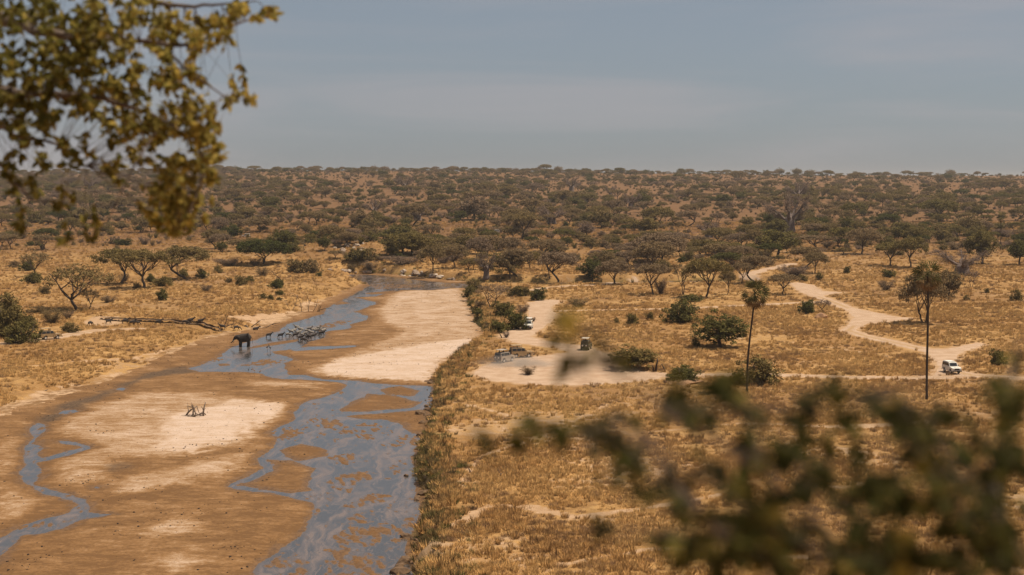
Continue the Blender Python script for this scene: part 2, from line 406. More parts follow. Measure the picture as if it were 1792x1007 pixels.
def build_road(name, lines, areas, step):
    P = np.array([q[:2] for ln in lines for q in ln] + [q for a in areas for q in a])
    xs = np.arange(P[:, 0].min() - 6, P[:, 0].max() + 6, step); ys = np.arange(P[:, 1].min() - 6, P[:, 1].max() + 6, step)
    X, Y = np.meshgrid(xs, ys); sh = X.shape; X, Y = X.ravel(), Y.ravel()
    f = road_field(X, Y, lines, areas)
    near = np.abs(f) < 2.5 * step
    e = 0.1; gx = np.zeros_like(f); gy = np.zeros_like(f)
    if near.any():
        gx[near] = (road_field(X[near] + e, Y[near], lines, areas) - f[near]) / e
        gy[near] = (road_field(X[near], Y[near] + e, lines, areas) - f[near]) / e
    g = np.hypot(gx, gy) + 0.3
    mv = (f > 0) & near
    X = np.where(mv, X - gx / g * np.minimum(f, step), X); Y = np.where(mv, Y - gy / g * np.minimum(f, step), Y)
    idx = np.arange(len(f)).reshape(sh); ins = (f <= 0).reshape(sh)
    c = ins[:-1, :-1] | ins[1:, :-1] | ins[:-1, 1:] | ins[1:, 1:]
    F = np.stack([idx[:-1, :-1][c], idx[:-1, 1:][c], idx[1:, 1:][c], idx[1:, :-1][c]], 1)
    use = np.unique(F); re = np.zeros(len(f), int); re[use] = np.arange(len(use))
    Z = height(X[use], Y[use]) + 0.035 - 0.05 * sstep(-0.5, 0.3, f[use])
    me = new_mesh(name, np.stack([X[use], Y[use], Z], 1), re[F], MTRK, True)
    ln_ = sd_roads(X[use], Y[use], [l for l in lines if l[0][2] < 2.2], []); hw_ = 2.0
    attr(me, 'mid', sstep(-1.25, -1.75, ln_) * (np.minimum(sd_roads(X[use], Y[use], [], areas), sd_roads(X[use], Y[use], [l for l in lines if l[0][2] >= 2.2], [])) > .5))
    return tag(obj(name, me), kind="structure")
build_road("dirt_track", ROAD_LINES, ROAD_AREAS, 0.7)
build_road("dirt_track", LEFT_ROAD, [], 0.7)

# ------------------------------------------------------------------ ground sheet
gx_ = np.concatenate([-130 - np.geomspace(130, 6000, 60)[::-1], np.arange(-258, -130, 2.0), np.arange(-130, 22, 0.7), np.arange(22, 262, 2.0), 132 + np.geomspace(130, 6000, 60)])
gy_ = np.concatenate([np.arange(-80, 100, 3.0), np.arange(100, 450, 0.9), np.arange(450, 620, 1.3), np.arange(620, 1000, 4.0), np.arange(1000, 3200, 12.0), np.geomspace(3200, 12000, 22)])
gx_ = np.unique(np.round(gx_, 3)); gy_ = np.unique(np.round(gy_, 3))
GX, GY = np.meshgrid(gx_, gy_); gsh = GX.shape; GX, GY = GX.ravel(), GY.ravel()
GZ = height(GX, GY)
gi = np.arange(len(GX)).reshape(gsh)
gF = np.stack([gi[:-1, :-1].ravel(), gi[:-1, 1:].ravel(), gi[1:, 1:].ravel(), gi[1:, :-1].ravel()], 1)
gme = new_mesh("ground", np.stack([GX, GY, GZ], 1), gF, MG, True)
def bank_sd(X, Y):
    X = np.asarray(X, float); Y = np.asarray(Y, float); d = np.full(X.shape, 45.0); m = in_bbox(X, Y, RIVER, 45)
    if m.any(): d[m] = sd_poly(X[m], Y[m], RIVER)
    return d
EARTH = [[GP(*p) for p in a] for a in (((146, 566), (160, 556), (205, 554), (212, 566), (180, 573)), ((400, 555), (500, 548), (560, 550), (500, 566), (470, 572)))]
TRAILS = [[(*GP(a, b), w) for a, b, w in ln] for ln in (((790, 925, .5), (860, 885, .9), (930, 890, 1.2), (1010, 905, .6), (1130, 890, .4), (1300, 860, .3)), ((770, 700, .3), (900, 730, .3), (1100, 760, .4), (1300, 742, .6), (1480, 748, 1.6), (1700, 735, .5)),
    ((800, 860, .4), (840, 800, .3), (960, 760, .3), (1080, 700, .3)), ((980, 990, .5), (1150, 960, .5), (1400, 975, .7)), ((60, 640, .3), (200, 630, .4), (330, 606, .4), (400, 580, .4)), ((1250, 590, .3), (1400, 600, .3), (1560, 625, .3)))]
def bare_field(X, Y):
    tr = np.full(np.shape(X), 9.0)
    for ln in TRAILS: tr = np.minimum(tr, d_line(X, Y, ln))
    r = all_roads(X, Y); b = sstep(4.5, -1.0, r) * 0.75
    sd = bank_sd(X, Y); L = leftness(X, Y)
    left = sstep(10, 2, sd + 4 * fbm(X / 8, Y / 8, 63, 3)) * L * sstep(530, 440, Y) * 0.85
    right = sstep(1.8, 0.5, sd) * (1 - L) * 0.35
    for a in EARTH: b = np.maximum(b, sstep(2.5, -1.5, sd_poly(X, Y, a)) * 0.9)
    patch = sstep(0.18, 0.42, fbm(X / 26, Y / 26, 61, 4)) * 0.42
    patch2 = sstep(0.06, 0.30, fbm(X / 8, Y / 10, 65, 3)) * 0.55 * sstep(330, 200, Y)
    b = np.maximum(b, sstep(.9, -.3, tr + .8 * fbm(X / 3, Y / 3, 67, 3)) * .8)
    return np.maximum(np.maximum(b, left), np.maximum(right, np.maximum(patch, patch2))) * (1 - 0.6 * sstep(700, 1000, Y))
def green_field(X, Y):
    sd = bank_sd(X, Y); L = leftness(X, Y)
    return sstep(5, 0.5, sd) * (1 - L) * (0.35 + 0.65 * sstep(-0.1, 0.25, fbm(X / 9, Y / 9, 71, 3)))
attr(gme, 'bare', bare_field(GX, GY)); attr(gme, 'green', green_field(GX, GY))
attr(gme, 'red', np.clip(sstep(560, 900, GY + 60 * fbm(GX / 60, GY / 60, 88, 3)) + 0.35 * sstep(0.05, 0.4, fbm(GX / 40, GY / 40, 81, 3)) * sstep(120, 300, GY), 0, 1) * 0.9)
tag(obj("ground", gme), kind="structure")

# ------------------------------------------------------------------ river bed and water
WATER = [
    W((606, 481), (641, 481), (676, 484), (724, 490), (752, 493), (790, 496), (860, 499), (1000, 498), (1240, 494), (1240, 498), (980, 505), (860, 505), (792, 504), (752, 508), (701, 508), (671, 514), (659, 519), (621, 521),
      (656, 529), (656, 533), (634, 541), (621, 546), (644, 553), (644, 560), (613, 568), (616, 573), (601, 577), (573, 580), (566, 592), (541, 599),
      (526, 609), (478, 616), (480, 619), (500, 624), (513, 631), (498, 636), (500, 650), (508, 656), (536, 657), (565, 664), (631, 667), (602, 671), (569, 667), (545, 666), (474, 662),
      (455, 655), (434, 651), (351, 651), (332, 645), (351, 640), (384, 624), (392, 616), (410, 606), (425, 601), (448, 595), (470, 586), (488, 580),
      (505, 567), (543, 556), (563, 551), (576, 537), (596, 528), (618, 516), (631, 510), (649, 500), (640, 494), (615, 490)),
    W((600, 670), (617, 667), (659, 672), (754, 676), (762, 690), (758, 712), (738, 765), (721, 800), (728, 850), (736, 905), (712, 951), (718, 1060), (420, 1060), (446, 1007), (460, 983), (520, 944), (536, 923), (551, 891),
      (542, 880), (471, 862), (414, 857), (400, 852), (457, 818), (450, 803), (474, 781), (485, 767), (474, 756), (517, 733), (513, 721), (531, 705), (577, 692), (609, 675)),
    W(*[(x / 2.821, 650 + y / 2.821) for x, y in ((110, 420), (130, 460), (95, 510), (120, 560), (180, 590), (260, 610), (350, 640), (380, 660), (350, 700), (180, 740), (60, 790), (-40, 850), (-250, 960), (-420, 1090), (-250, 1090), (0, 935), (40, 875),
      (110, 812), (220, 802), (330, 772), (420, 732), (500, 722), (570, 705), (440, 695), (450, 660), (430, 630), (330, 605), (250, 590), (190, 560), (180, 530), (200, 500), (180, 450), (240, 440), (360, 407), (442, 382), (432, 365),
      (380, 348), (285, 342), (295, 357), (390, 370), (405, 377), (350, 393), (200, 433), (190, 400), (215, 380), (150, 358), (190, 330), (240, 262), (190, 255), (150, 268), (155, 330), (135, 375))]),
    W((100, 725), (110, 719), (128, 718), (134, 721), (115, 725)), W((204, 682), (212, 679), (222, 680), (214, 684)), W((163, 853), (170, 851), (178, 854), (170, 856)),
    W((505, 611), (540, 607), (620, 605), (622, 607), (560, 612), (520, 615)),
]
def Z6(*p): return W(*[(400 + x / 2.82, 650 + y / 2.82) for x, y in p])
ISLAND = [
    Z6((75, 560), (220, 490), (190, 435), (290, 440), (400, 480), (415, 590), (300, 600), (110, 572)), Z6((250, 390), (360, 360), (490, 390), (470, 420), (350, 440), (280, 420)),
    Z6((690, 110), (820, 122), (950, 155), (900, 182), (700, 198), (560, 200), (550, 190), (640, 140)), Z6((560, 222), (760, 206), (960, 190), (1010, 190), (1000, 300), (950, 330), (880, 290), (850, 268), (790, 240), (650, 235)),
    Z6((750, 90), (850, 72), (940, 96), (900, 125), (780, 110)),
    W((478, 600), (520, 594), (520, 598), (490, 603), (440, 610), (442, 606)), W((386, 637), (400, 636), (402, 640), (384, 641)), W((460, 636), (472, 633), (474, 635), (450, 640)), W((583, 531), (600, 527), (612, 531), (590, 534)), W((640, 513), (690, 509), (690, 513), (650, 516)),
]
SPECK = [
    Z6((430, 240), (500, 228), (640, 285), (740, 325), (700, 342), (560, 308), (440, 268)), Z6((680, 280), (730, 258), (800, 285), (790, 320), (720, 312)), Z6((800, 330), (900, 305), (950, 338), (940, 362), (850, 358)),
    Z6((505, 425), (600, 405), (645, 428), (590, 462), (520, 452)), Z6((488, 550), (560, 508), (710, 492), (705, 530), (610, 570), (600, 602), (510, 572)), Z6((560, 668), (700, 606), (795, 618), (720, 652), (620, 672)),
    Z6((560, 755), (650, 700), (725, 702), (690, 742)), Z6((505, 835), (600, 775), (765, 755), (765, 812), (690, 865)), Z6((450, 885), (560, 866), (755, 930), (755, 1030), (510, 1030)), Z6((230, 940), (340, 906), (392, 960), (392, 1030), (240, 1030)),
    Z6((815, 790), (900, 725), (945, 760), (900, 835), (830, 835)), Z6((210, 305), (300, 278), (390, 300), (270, 340)), Z6((630, 262), (680, 255), (670, 275), (640, 272)), Z6((700, 345), (860, 368), (800, 376)),
    W((420, 640), (460, 630), (500, 628), (480, 640)), W((350, 630), (380, 626), (392, 630), (362, 634)), W((540, 575), (600, 560), (620, 562), (560, 580)), W((640, 497), (740, 499), (740, 503), (660, 506)),
    W(*[(x / 2.821, 650 + y / 2.821) for x, y in ((110, 775), (230, 745), (300, 750), (180, 790))]),
]
DRYW = [W((285, 740), (300, 728), (360, 716), (417, 702), (505, 711), (498, 728), (441, 747), (417, 771), (332, 795), (266, 790), (285, 761)),
        W((543, 652), (600, 630), (690, 613), (790, 597), (852, 591), (846, 602), (770, 632), (760, 664), (754, 671), (630, 664), (560, 660))]
DRYL = [W((545, 650), (590, 627), (660, 602), (705, 582), (668, 562), (662, 542), (692, 514), (806, 507), (818, 535), (845, 585), (838, 603), (770, 650), (756, 670), (620, 664)), W((88, 752), (156, 714), (246, 690), (360, 690), (517, 709), (503, 730), (474, 752), (445, 775), (380, 790), (294, 804), (210, 804), (185, 832), (147, 856), (109, 837), (85, 813), (157, 780), (95, 761)),
        W((725, 553), (810, 546), (838, 562), (842, 580), (850, 590), (740, 606), (640, 628), (560, 642), (650, 612), (720, 585), (700, 570)), W((690, 512), (805, 506), (814, 530), (760, 530), (700, 524)), W((615, 492), (640, 491), (660, 495), (640, 498)),
        W((180, 850), (330, 815), (440, 790), (440, 820), (330, 850), (200, 870)), W((240, 930), (330, 900), (360, 930), (260, 950)), W((250, 980), (330, 965), (360, 990), (300, 1010)), W((0, 780), (60, 740), (60, 800), (20, 850), (70, 880), (40, 905), (0, 915)),
        W((420, 668), (560, 672), (540, 680), (430, 676))]
MUD = [W((40, 760), (95, 712), (160, 695), (215, 672), (260, 655), (330, 640), (350, 652), (250, 668), (200, 690), (130, 722), (90, 745), (60, 790), (35, 800)), W((180, 816), (215, 814), (225, 822), (190, 828)), W((735, 700), (752, 700), (748, 740), (735, 760))]
bx = np.arange(-128, 12, 0.22); by = np.concatenate([np.arange(116, 230, 0.34), np.arange(230, 360, 0.5), np.arange(360, 600, 0.9)])
BX, BY = np.meshgrid(bx, by); bsh = BX.shape; BX, BY = BX.ravel(), BY.ravel()
keep = np.zeros(len(BX), bool); m = in_bbox(BX, BY, RIVER, 6); bsd = np.full(len(BX), 99.0); bsd[m] = sd_poly(BX[m], BY[m], RIVER)
keep = bsd < 5
ids = np.full(len(BX), -1); ids[keep] = np.arange(keep.sum()); idm = ids.reshape(bsh)
q = np.stack([idm[:-1, :-1].ravel(), idm[:-1, 1:].ravel(), idm[1:, 1:].ravel(), idm[1:, :-1].ravel()], 1); q = q[(q >= 0).all(1)]
BX, BY, bsd = BX[keep], BY[keep], bsd[keep]
def field(polys, far=40.0, m=12):
    d = np.full(BX.shape, far)
    for p in polys:
        k = in_bbox(BX, BY, p, m)
        if k.any(): d[k] = np.minimum(d[k], sd_poly(BX[k], BY[k], p))
    return d
wob = fbm(BX / 3.2, BY / 5.0, 91, 4); fin = fbm(BX / 0.9, BY / 1.6, 95, 3); strk = fbm(BX / 0.8, BY / 2.6, 97, 4)
swat = field(WATER, m=30) + 0.9 * wob; sis = field(ISLAND) + 0.9 * wob + 0.3 * fin; spk = field(SPECK) + 0.8 * wob
hb = np.where(swat > 0, np.minimum(0.02 + 0.05 * swat, 0.26) + 0.03 * fin + 0.05 * sstep(2, 12, swat) * wob, np.maximum(0.05 * swat, -0.3) - 0.025 + 0.008 * fin)
hi = np.where(sis < 0.3, np.minimum(0.05 * (0.3 - sis), 0.10) + 0.02 * strk - 0.01, -9)
strk = fbm((BX + .25 * BY) / .45, BY / 1.7, 97, 4); flow2 = fbm((BX - .2 * BY) / 1.6, BY / 6, 99, 3)
hs = np.where(spk < 0.5, 0.02 * np.minimum(0.5 - spk, 1.2) - 0.022 + 0.15 * strk + .03 * flow2, -9)
ribs = np.where((swat < -0.2) & (BY < 262), -0.075 + 0.13 * strk + .11 * flow2 - .02 * sstep(-3, -6, swat), -9)
hb = np.maximum(hb, np.maximum(np.maximum(hi, hs), ribs))
BZ = ZW + hb
dw, dl = field(DRYW, m=8) + 1.6 * wob + 0.5 * fin, field(DRYL, m=8) + 2.0 * wob + 0.6 * fin
dry = 0.11 + 0.35 * sstep(2.0, -2.5, dl + 1.5 * fin) + 0.38 * sstep(1.6, -2.2, dw + 1.6 * fin) + 0.12 * wob
far_up = sstep(330, 420, BY); dry = dry + 0.12 * far_up * sstep(1, 6, swat)
sand_dist = np.where(sis < 0.3, 0.4, np.where(spk < 0.5, 0.3, swat))
wet = sstep(0.10, 0.015, hb + 0.04 * fin) * 0.95
dry = dry * sstep(-0.5, 4.0, sand_dist + 1.2 * wob)
mud = sstep(1.2, -2.2, field(MUD) + 1.6 * wob + 0.9 * fin) * 0.85
bme = new_mesh("river_bed", np.stack([BX, BY, BZ], 1), q, MBED, True)
attr(bme, 'dry', dry); attr(bme, 'wet', wet); attr(bme, 'mud', mud)
tag(obj("river_bed", bme), kind="structure")
# water surface: the bed grid's own cells wherever the bed dips below the level, with the true depth at every vertex, plus a coarse sheet upstream
dm = hb < 0.03; qq = q[dm[q].any(1)]; use = np.unique(qq); re_ = np.zeros(len(BX), int); re_[use] = np.arange(len(use))
nW = len(use); wV = np.stack([BX[use], BY[use], np.full(nW, ZW)], 1)
ux = np.linspace(11.9, 230, 40); uy = np.linspace(500, 590, 12); UX, UY = np.meshgrid(ux, uy); ui = np.arange(UX.size).reshape(UX.shape) + nW
uF = np.stack([ui[:-1, :-1].ravel(), ui[:-1, 1:].ravel(), ui[1:, 1:].ravel(), ui[1:, :-1].ravel()], 1)
wme = new_mesh("river_water", np.concatenate([wV, np.stack([UX.ravel(), UY.ravel(), np.full(UX.size, ZW)], 1)]), np.concatenate([re_[qq], uF]), MWAT, True)
attr(wme, 'depth', np.concatenate([np.clip(-hb[use], -.05, 1), np.full(UX.size, .2)]))
tag(obj("river_water", wme), kind="structure")

# the undercut face of the eroded bank above the low terrace, its shade darkened into the soil colour
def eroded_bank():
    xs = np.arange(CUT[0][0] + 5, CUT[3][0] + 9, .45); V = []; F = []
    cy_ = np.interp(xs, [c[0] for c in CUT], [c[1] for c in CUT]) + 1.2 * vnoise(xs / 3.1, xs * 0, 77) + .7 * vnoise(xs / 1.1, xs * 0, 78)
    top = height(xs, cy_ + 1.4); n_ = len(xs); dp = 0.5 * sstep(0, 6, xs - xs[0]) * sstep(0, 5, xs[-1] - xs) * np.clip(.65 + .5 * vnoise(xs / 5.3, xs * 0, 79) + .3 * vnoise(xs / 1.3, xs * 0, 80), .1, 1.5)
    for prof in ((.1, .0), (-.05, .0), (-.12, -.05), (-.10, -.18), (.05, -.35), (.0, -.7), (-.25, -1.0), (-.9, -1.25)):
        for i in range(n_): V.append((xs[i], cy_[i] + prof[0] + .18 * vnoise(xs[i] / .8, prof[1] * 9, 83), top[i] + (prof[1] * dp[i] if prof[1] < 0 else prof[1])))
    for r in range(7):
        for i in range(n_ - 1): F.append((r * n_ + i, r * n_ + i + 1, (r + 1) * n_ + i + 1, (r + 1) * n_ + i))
    t = NT("bank_soil_shade_toned"); q_ = t.noise(t.pos(), 1.6, 4, .7)
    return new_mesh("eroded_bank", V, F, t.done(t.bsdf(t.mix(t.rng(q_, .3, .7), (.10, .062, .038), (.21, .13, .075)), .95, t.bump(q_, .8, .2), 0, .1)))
tag(obj("eroded_bank", eroded_bank()), "shade-darkened undercut earth bank along the low terrace on the left", None, None, "structure")
# ------------------------------------------------------------------ plant materials
def leaf_material(name, stops, trans=0.25, var=0.35, use_tint=True, upn=0.45):
    t = NT(name)
    if use_tint: f = t.attr('tint', 'INSTANCER').outputs['Fac']
    else: f = t.node('ShaderNodeObjectInfo').outputs['Random']
    n = t.noise(t.objco(), 1.1, 3); fine = t.noise(t.objco(), 5.0, 2)
    c = t.ramp(f, stops)
    c = t.mix(t.rng(n, 0.3, 0.7, 0, 1), t.mix(1.0, c, (1 - var, 1 - var, 1 - var), 'MULTIPLY'), t.mix(1.0, c, (1 + var * .8, 1 + var * .75, 1 + var * .5), 'MULTIPLY'))
    c = t.mix(t.rng(fine, 0.45, 0.75, 0, 0.35), c, (0.16, 0.12, 0.06))
    d = t.node('ShaderNodeBsdfDiffuse'); t.l.new(c, d.inputs['Color'])
    tr = t.node('ShaderNodeBsdfTranslucent'); t.l.new(c, tr.inputs['Color'])
    if upn:      # small blades stand for many finer ones at every angle: soften the facet normal
        g = t.node('ShaderNodeNewGeometry'); v = t.node('ShaderNodeVectorMath', operation='SCALE'); t.l.new(g.outputs['Normal'], v.inputs[0]); v.inputs['Scale'].default_value = 1 - upn
        v2 = t.node('ShaderNodeVectorMath', operation='ADD'); t.l.new(v.outputs[0], v2.inputs[0]); v2.inputs[1].default_value = (0, 0, upn)
        v3 = t.node('ShaderNodeVectorMath', operation='NORMALIZE'); t.l.new(v2.outputs[0], v3.inputs[0]); t.l.new(v3.outputs[0], d.inputs['Normal'])
    mx = t.node('ShaderNodeMixShader'); mx.inputs[0].default_value = trans
    t.l.new(d.outputs[0], mx.inputs[1]); t.l.new(tr.outputs[0], mx.inputs[2])
    return t.done(mx.outputs[0])
TREE_STOPS = [(0.0, (0.215, 0.147, 0.113)), (0.28, (0.215, 0.146, 0.078)), (0.55, (0.178, 0.130, 0.050)), (0.8, (0.115, 0.101, 0.034)), (1.0, (0.060, 0.066, 0.021))]
M_LEAF = leaf_material("savanna_foliage", TREE_STOPS)
M_GRASS = leaf_material("dry_grass_blades", [(0.0, (0.73, 0.435, 0.175)), (0.4, (0.57, 0.305, 0.112)), (0.65, (0.36, 0.20, 0.09)), (0.8, (0.22, 0.125, 0.075)), (1.0, (0.135, 0.122, 0.036))], 0.25, 0.2, True, 0.7)
def bark_material(name, a, b):
    t = NT(name); p = t.objco(); n = t.noise(t.scaled(p, (1, 1, 0.25)), 4.0, 4, 0.65)
    return t.done(t.bsdf(t.mix(t.rng(n, 0.3, 0.7), a, b), 0.9, t.bump(n, 0.6, 0.1), 0, 0.2))
M_BARK = bark_material("acacia_bark", (0.060, 0.042, 0.032), (0.115, 0.085, 0.065))
M_BAOBAB = bark_material("baobab_bark", (0.120, 0.088, 0.076), (0.205, 0.155, 0.135))
M_DEAD = bark_material("weathered_wood", (0.085, 0.058, 0.042), (0.22, 0.165, 0.125))
M_DARKWOOD = bark_material("charred_wood", (0.030, 0.021, 0.017), (0.065, 0.046, 0.036))
M_PALMBARK = bark_material("palm_bark", (0.030, 0.022, 0.017), (0.065, 0.048, 0.037))

# ------------------------------------------------------------------ plant prototypes (meshes only; every plant in the scene is its own object)
def curve_pts(a, b, bend, n, rng):
    a, b = Vector(a), Vector(b); m = (a + b) / 2 + Vector(bend); out = []
    for i in range(n + 1):
        t = i / n; p = a * (1 - t) ** 2 + m * (2 * t * (1 - t)) + b * t * t
        if 0 < i < n: p += Vector(rng.normal(size=3) * 0.03 * (b - a).length)
        out.append(p)
    return out
def clump_cloud(centers, radii, per, size, rng, flat=0.6):
    C = np.repeat(np.array(centers), per, axis=0); R = np.repeat(np.array(radii), per)
    g = rng.normal(size=(len(C), 3)); g /= np.linalg.norm(g, axis=1)[:, None]
    g *= (rng.random(len(C)) ** 0.45)[:, None] * R[:, None]; g[:, 2] *= flat
    return C + g, rng.uniform(size * 0.6, size * 1.35, len(C))
def dims(V):
    lo, hi = np.percentile(V, 1, axis=0), np.percentile(V, 99, axis=0)
    return float((hi[0] - lo[0] + hi[1] - lo[1]) / 2), float(V[:, 2].max())
def proto_umbrella(seed, H=9.5, Wd=14.0, thick=3.3, dens=1.0, lean=0.6, dome=0.85, fork=0.32, stems=1):
    rng = np.random.default_rng(seed); mb = MB(); tips = []
    for s in range(stems):
        ang0 = rng.uniform(0, 6.28); off = Vector((math.cos(ang0), math.sin(ang0), 0)) * (0.5 if stems > 1 else 0)
        ln = rng.normal(size=2) * lean
        base = off + Vector((0, 0, -0.4)); fk = off * 2.2 + Vector((ln[0], ln[1], H * fork * rng.uniform(0.85, 1.2)))
        r0 = 0.34 * H / 9.5 / math.sqrt(stems)
        mb.tube(curve_pts(base, fk, (ln[1] * .4, -ln[0] * .4, 0), 4, rng), [r0 * 1.35, r0, r0 * .9, r0 * .85, r0 * .8], 7)
        nl = int(rng.integers(4, 6)) if stems == 1 else 3
        for k in range(nl):
            an = ang0 + 6.28 * k / nl + rng.normal() * 0.3; rr = Wd * 0.5 * rng.uniform(0.5, 0.75)
            end = Vector((fk.x * .6 + math.cos(an) * rr, fk.y * .6 + math.sin(an) * rr, H * rng.uniform(0.80, 0.88)))
            pts = curve_pts(fk, end, (-math.cos(an) * rr * .05, -math.sin(an) * rr * .05, H * -0.06), 4, rng)
            mb.tube(pts, [r0 * .62, r0 * .48, r0 * .38, r0 * .28, r0 * .16], 5)
            for j in range(int(rng.integers(3, 5))):
                st = pts[int(rng.integers(1, 4))]; a2 = an + rng.normal() * 0.8; r2 = Wd * 0.5 * rng.uniform(0.35, 0.95)
                e2 = Vector((math.cos(a2) * r2, math.sin(a2) * r2, H * rng.uniform(0.80, 0.93) - 0.1 * (r2 / Wd) * H))
                mb.tube(curve_pts(st, e2, (0, 0, -H * .03), 3, rng), [r0 * .3, r0 * .22, r0 * .15, r0 * .07], 4, False); tips.append(e2)
            tips.append(end)
    n = int(185 * dens); C = []; R = []
    for i in range(n):
        if i < len(tips): p = tips[i]; x, y = p.x, p.y
        else:
            rr = Wd * 0.5 * math.sqrt(rng.random()) * 0.93; an = rng.uniform(0, 6.28)
            rr *= 1 + 0.14 * math.sin(3 * an + seed) + 0.10 * math.sin(5 * an + 2 * seed); x, y = math.cos(an) * rr, math.sin(an) * rr
        q = min(1.0, math.hypot(x, y) / (Wd * 0.5))
        zt = H * (1 - 0.05) - 0.26 * dome * H * q ** 2.2
        th = thick * (1 - 0.45 * q)
        C.append((x, y, zt - th * rng.random() ** 1.3 + 0.35 * math.sin(x * 1.1 + seed) * math.cos(y * .9))); R.append(rng.uniform(0.7, 1.35))
    P, S = clump_cloud(C, R, int(38 * min(1.0, dens + .25)), 0.42, rng, 0.5)
    V, F = quad_cloud(P, S, rng, 0.6, 0.5)
    return mb.mesh("trunk", M_BARK, True), new_mesh("crown", V, F, M_LEAF), *dims(V)
def proto_round(seed, H=8.0, Wd=9.0, bottom=0.3, dens=1.0, top=0.55):
    rng = np.random.default_rng(seed); mb = MB(); r0 = 0.3
    fk = Vector((rng.normal() * .4, rng.normal() * .4, H * 0.28))
    mb.tube(curve_pts((0, 0, -.4), fk, (0.2, 0, 0), 3, rng), [r0 * 1.4, r0, r0 * .9, r0 * .8], 7)
    for k in range(6):
        an = k * 1.05 + rng.normal() * .3; rr = Wd * rng.uniform(.2, .4)
        e = Vector((math.cos(an) * rr, math.sin(an) * rr, H * rng.uniform(.55, .85)))
        mb.tube(curve_pts(fk, e, (0, 0, 0), 3, rng), [r0 * .55, r0 * .4, r0 * .25, r0 * .1], 5)
    C = []; R = []
    for i in range(int(190 * dens)):
        g = rng.normal(size=3); g /= np.linalg.norm(g); rad = rng.random() ** 0.35
        sh = 1 + 0.16 * math.sin(2.3 * g[0] * 3 + seed) + 0.13 * math.sin(4 * g[1] + 2 * g[2] * 3 + seed * 2)
        x, y = g[0] * Wd * .45 * rad * sh, g[1] * Wd * .45 * rad * sh
        zc = H * (bottom + (1 - bottom) * .45); z = zc + g[2] * rad * sh * (H * (1 - bottom) * (.52 if g[2] > 0 else .42))
        C.append((x, y, z)); R.append(rng.uniform(.55, 1.1))
    P, S = clump_cloud(C, R, 34, 0.42, rng, 0.75); V, F = quad_cloud(P, S, rng, 0.6, 0.3)
    return mb.mesh("trunk", M_BARK, True), new_mesh("crown", V, F, M_LEAF), *dims(V)
def proto_bush(seed, H=3.0, Wd=4.4, dens=1.0):
    rng = np.random.default_rng(seed); mb = MB()
    for k in range(9):
        an = rng.uniform(0, 6.28); rr = Wd * rng.uniform(.1, .42)
        e = Vector((math.cos(an) * rr, math.sin(an) * rr, H * rng.uniform(.6, 1.0)))
        mb.tube(curve_pts((rng.normal() * .12, rng.normal() * .12, -.2), e, (math.cos(an) * .3, math.sin(an) * .3, 0), 3, rng), [.07, .055, .035, .012], 4)
    C = []; R = []
    for i in range(int(105 * dens)):
        g = rng.normal(size=3); g[2] = abs(g[2]); g /= np.linalg.norm(g); rad = rng.random() ** 0.4
        sh = 1 + .2 * math.sin(3 * math.atan2(g[1], g[0]) + seed) + .16 * math.sin(5 * g[2] + 4 * g[0] + seed)
        C.append((g[0] * Wd * .44 * rad * sh, g[1] * Wd * .44 * rad * sh, .3 + g[2] * H * .86 * rad * sh)); R.append(rng.uniform(.35, .7))
    P, S = clump_cloud(C, R, 38, 0.26, rng, 0.8); P[:, 2] = np.maximum(P[:, 2], 0.05); V, F = quad_cloud(P, S, rng, 0.6, 0.2)
    return mb.mesh("stem", M_BARK, True), new_mesh("foliage", V, F, M_LEAF), *dims(V)
def sliver_cloud(starts, dirs, lens, wid, rng):
    n = len(starts); D = dirs / (np.linalg.norm(dirs, axis=1)[:, None] + 1e-9); A = np.cross(D, rng.normal(size=(n, 3))); A /= np.linalg.norm(A, axis=1)[:, None] + 1e-9
    V = np.empty((n, 3, 3)); V[:, 0] = starts - A * wid; V[:, 1] = starts + A * wid; V[:, 2] = starts + D * np.asarray(lens)[:, None]
    return V.reshape(-1, 3), np.arange(3 * n).reshape(n, 3)
def proto_twiggy(seed, H=4.0, Wd=5.0, leaf=0.25):
    """leafless grey thorn bush: stems and a cloud of thin twigs"""
    rng = np.random.default_rng(seed); mb = MB(); S0 = []; D0 = []
    for k in range(10):
        an = rng.uniform(0, 6.28); rr = Wd * rng.uniform(.12, .45); e = Vector((math.cos(an) * rr, math.sin(an) * rr, H * rng.uniform(.55, .95)))
        pts = curve_pts((rng.normal() * .1, rng.normal() * .1, -.2), e, (math.cos(an) * .3, math.sin(an) * .3, -.1), 4, rng)
        mb.tube(pts, [.09, .07, .05, .035, .015], 4)
        for p in pts[1:]:
            for j in range(55):
                d = rng.normal(size=3) + np.array([p.x, p.y, 1.2 + p.z * .3]) * .45
                S0.append(np.array(p) + rng.normal(size=3) * [.35, .35, .25]); D0.append(d)
    S0 = np.array(S0); D0 = np.array(D0); V, F = sliver_cloud(S0, D0, rng.uniform(.4, 1.0, len(S0)) * H / 4, 0.035, rng)
    V[:, 2] = np.maximum(V[:, 2], 0.03)
    return mb.mesh("stem", M_BARK, True), new_mesh("twigs", V, F, M_LEAF), *dims(V)
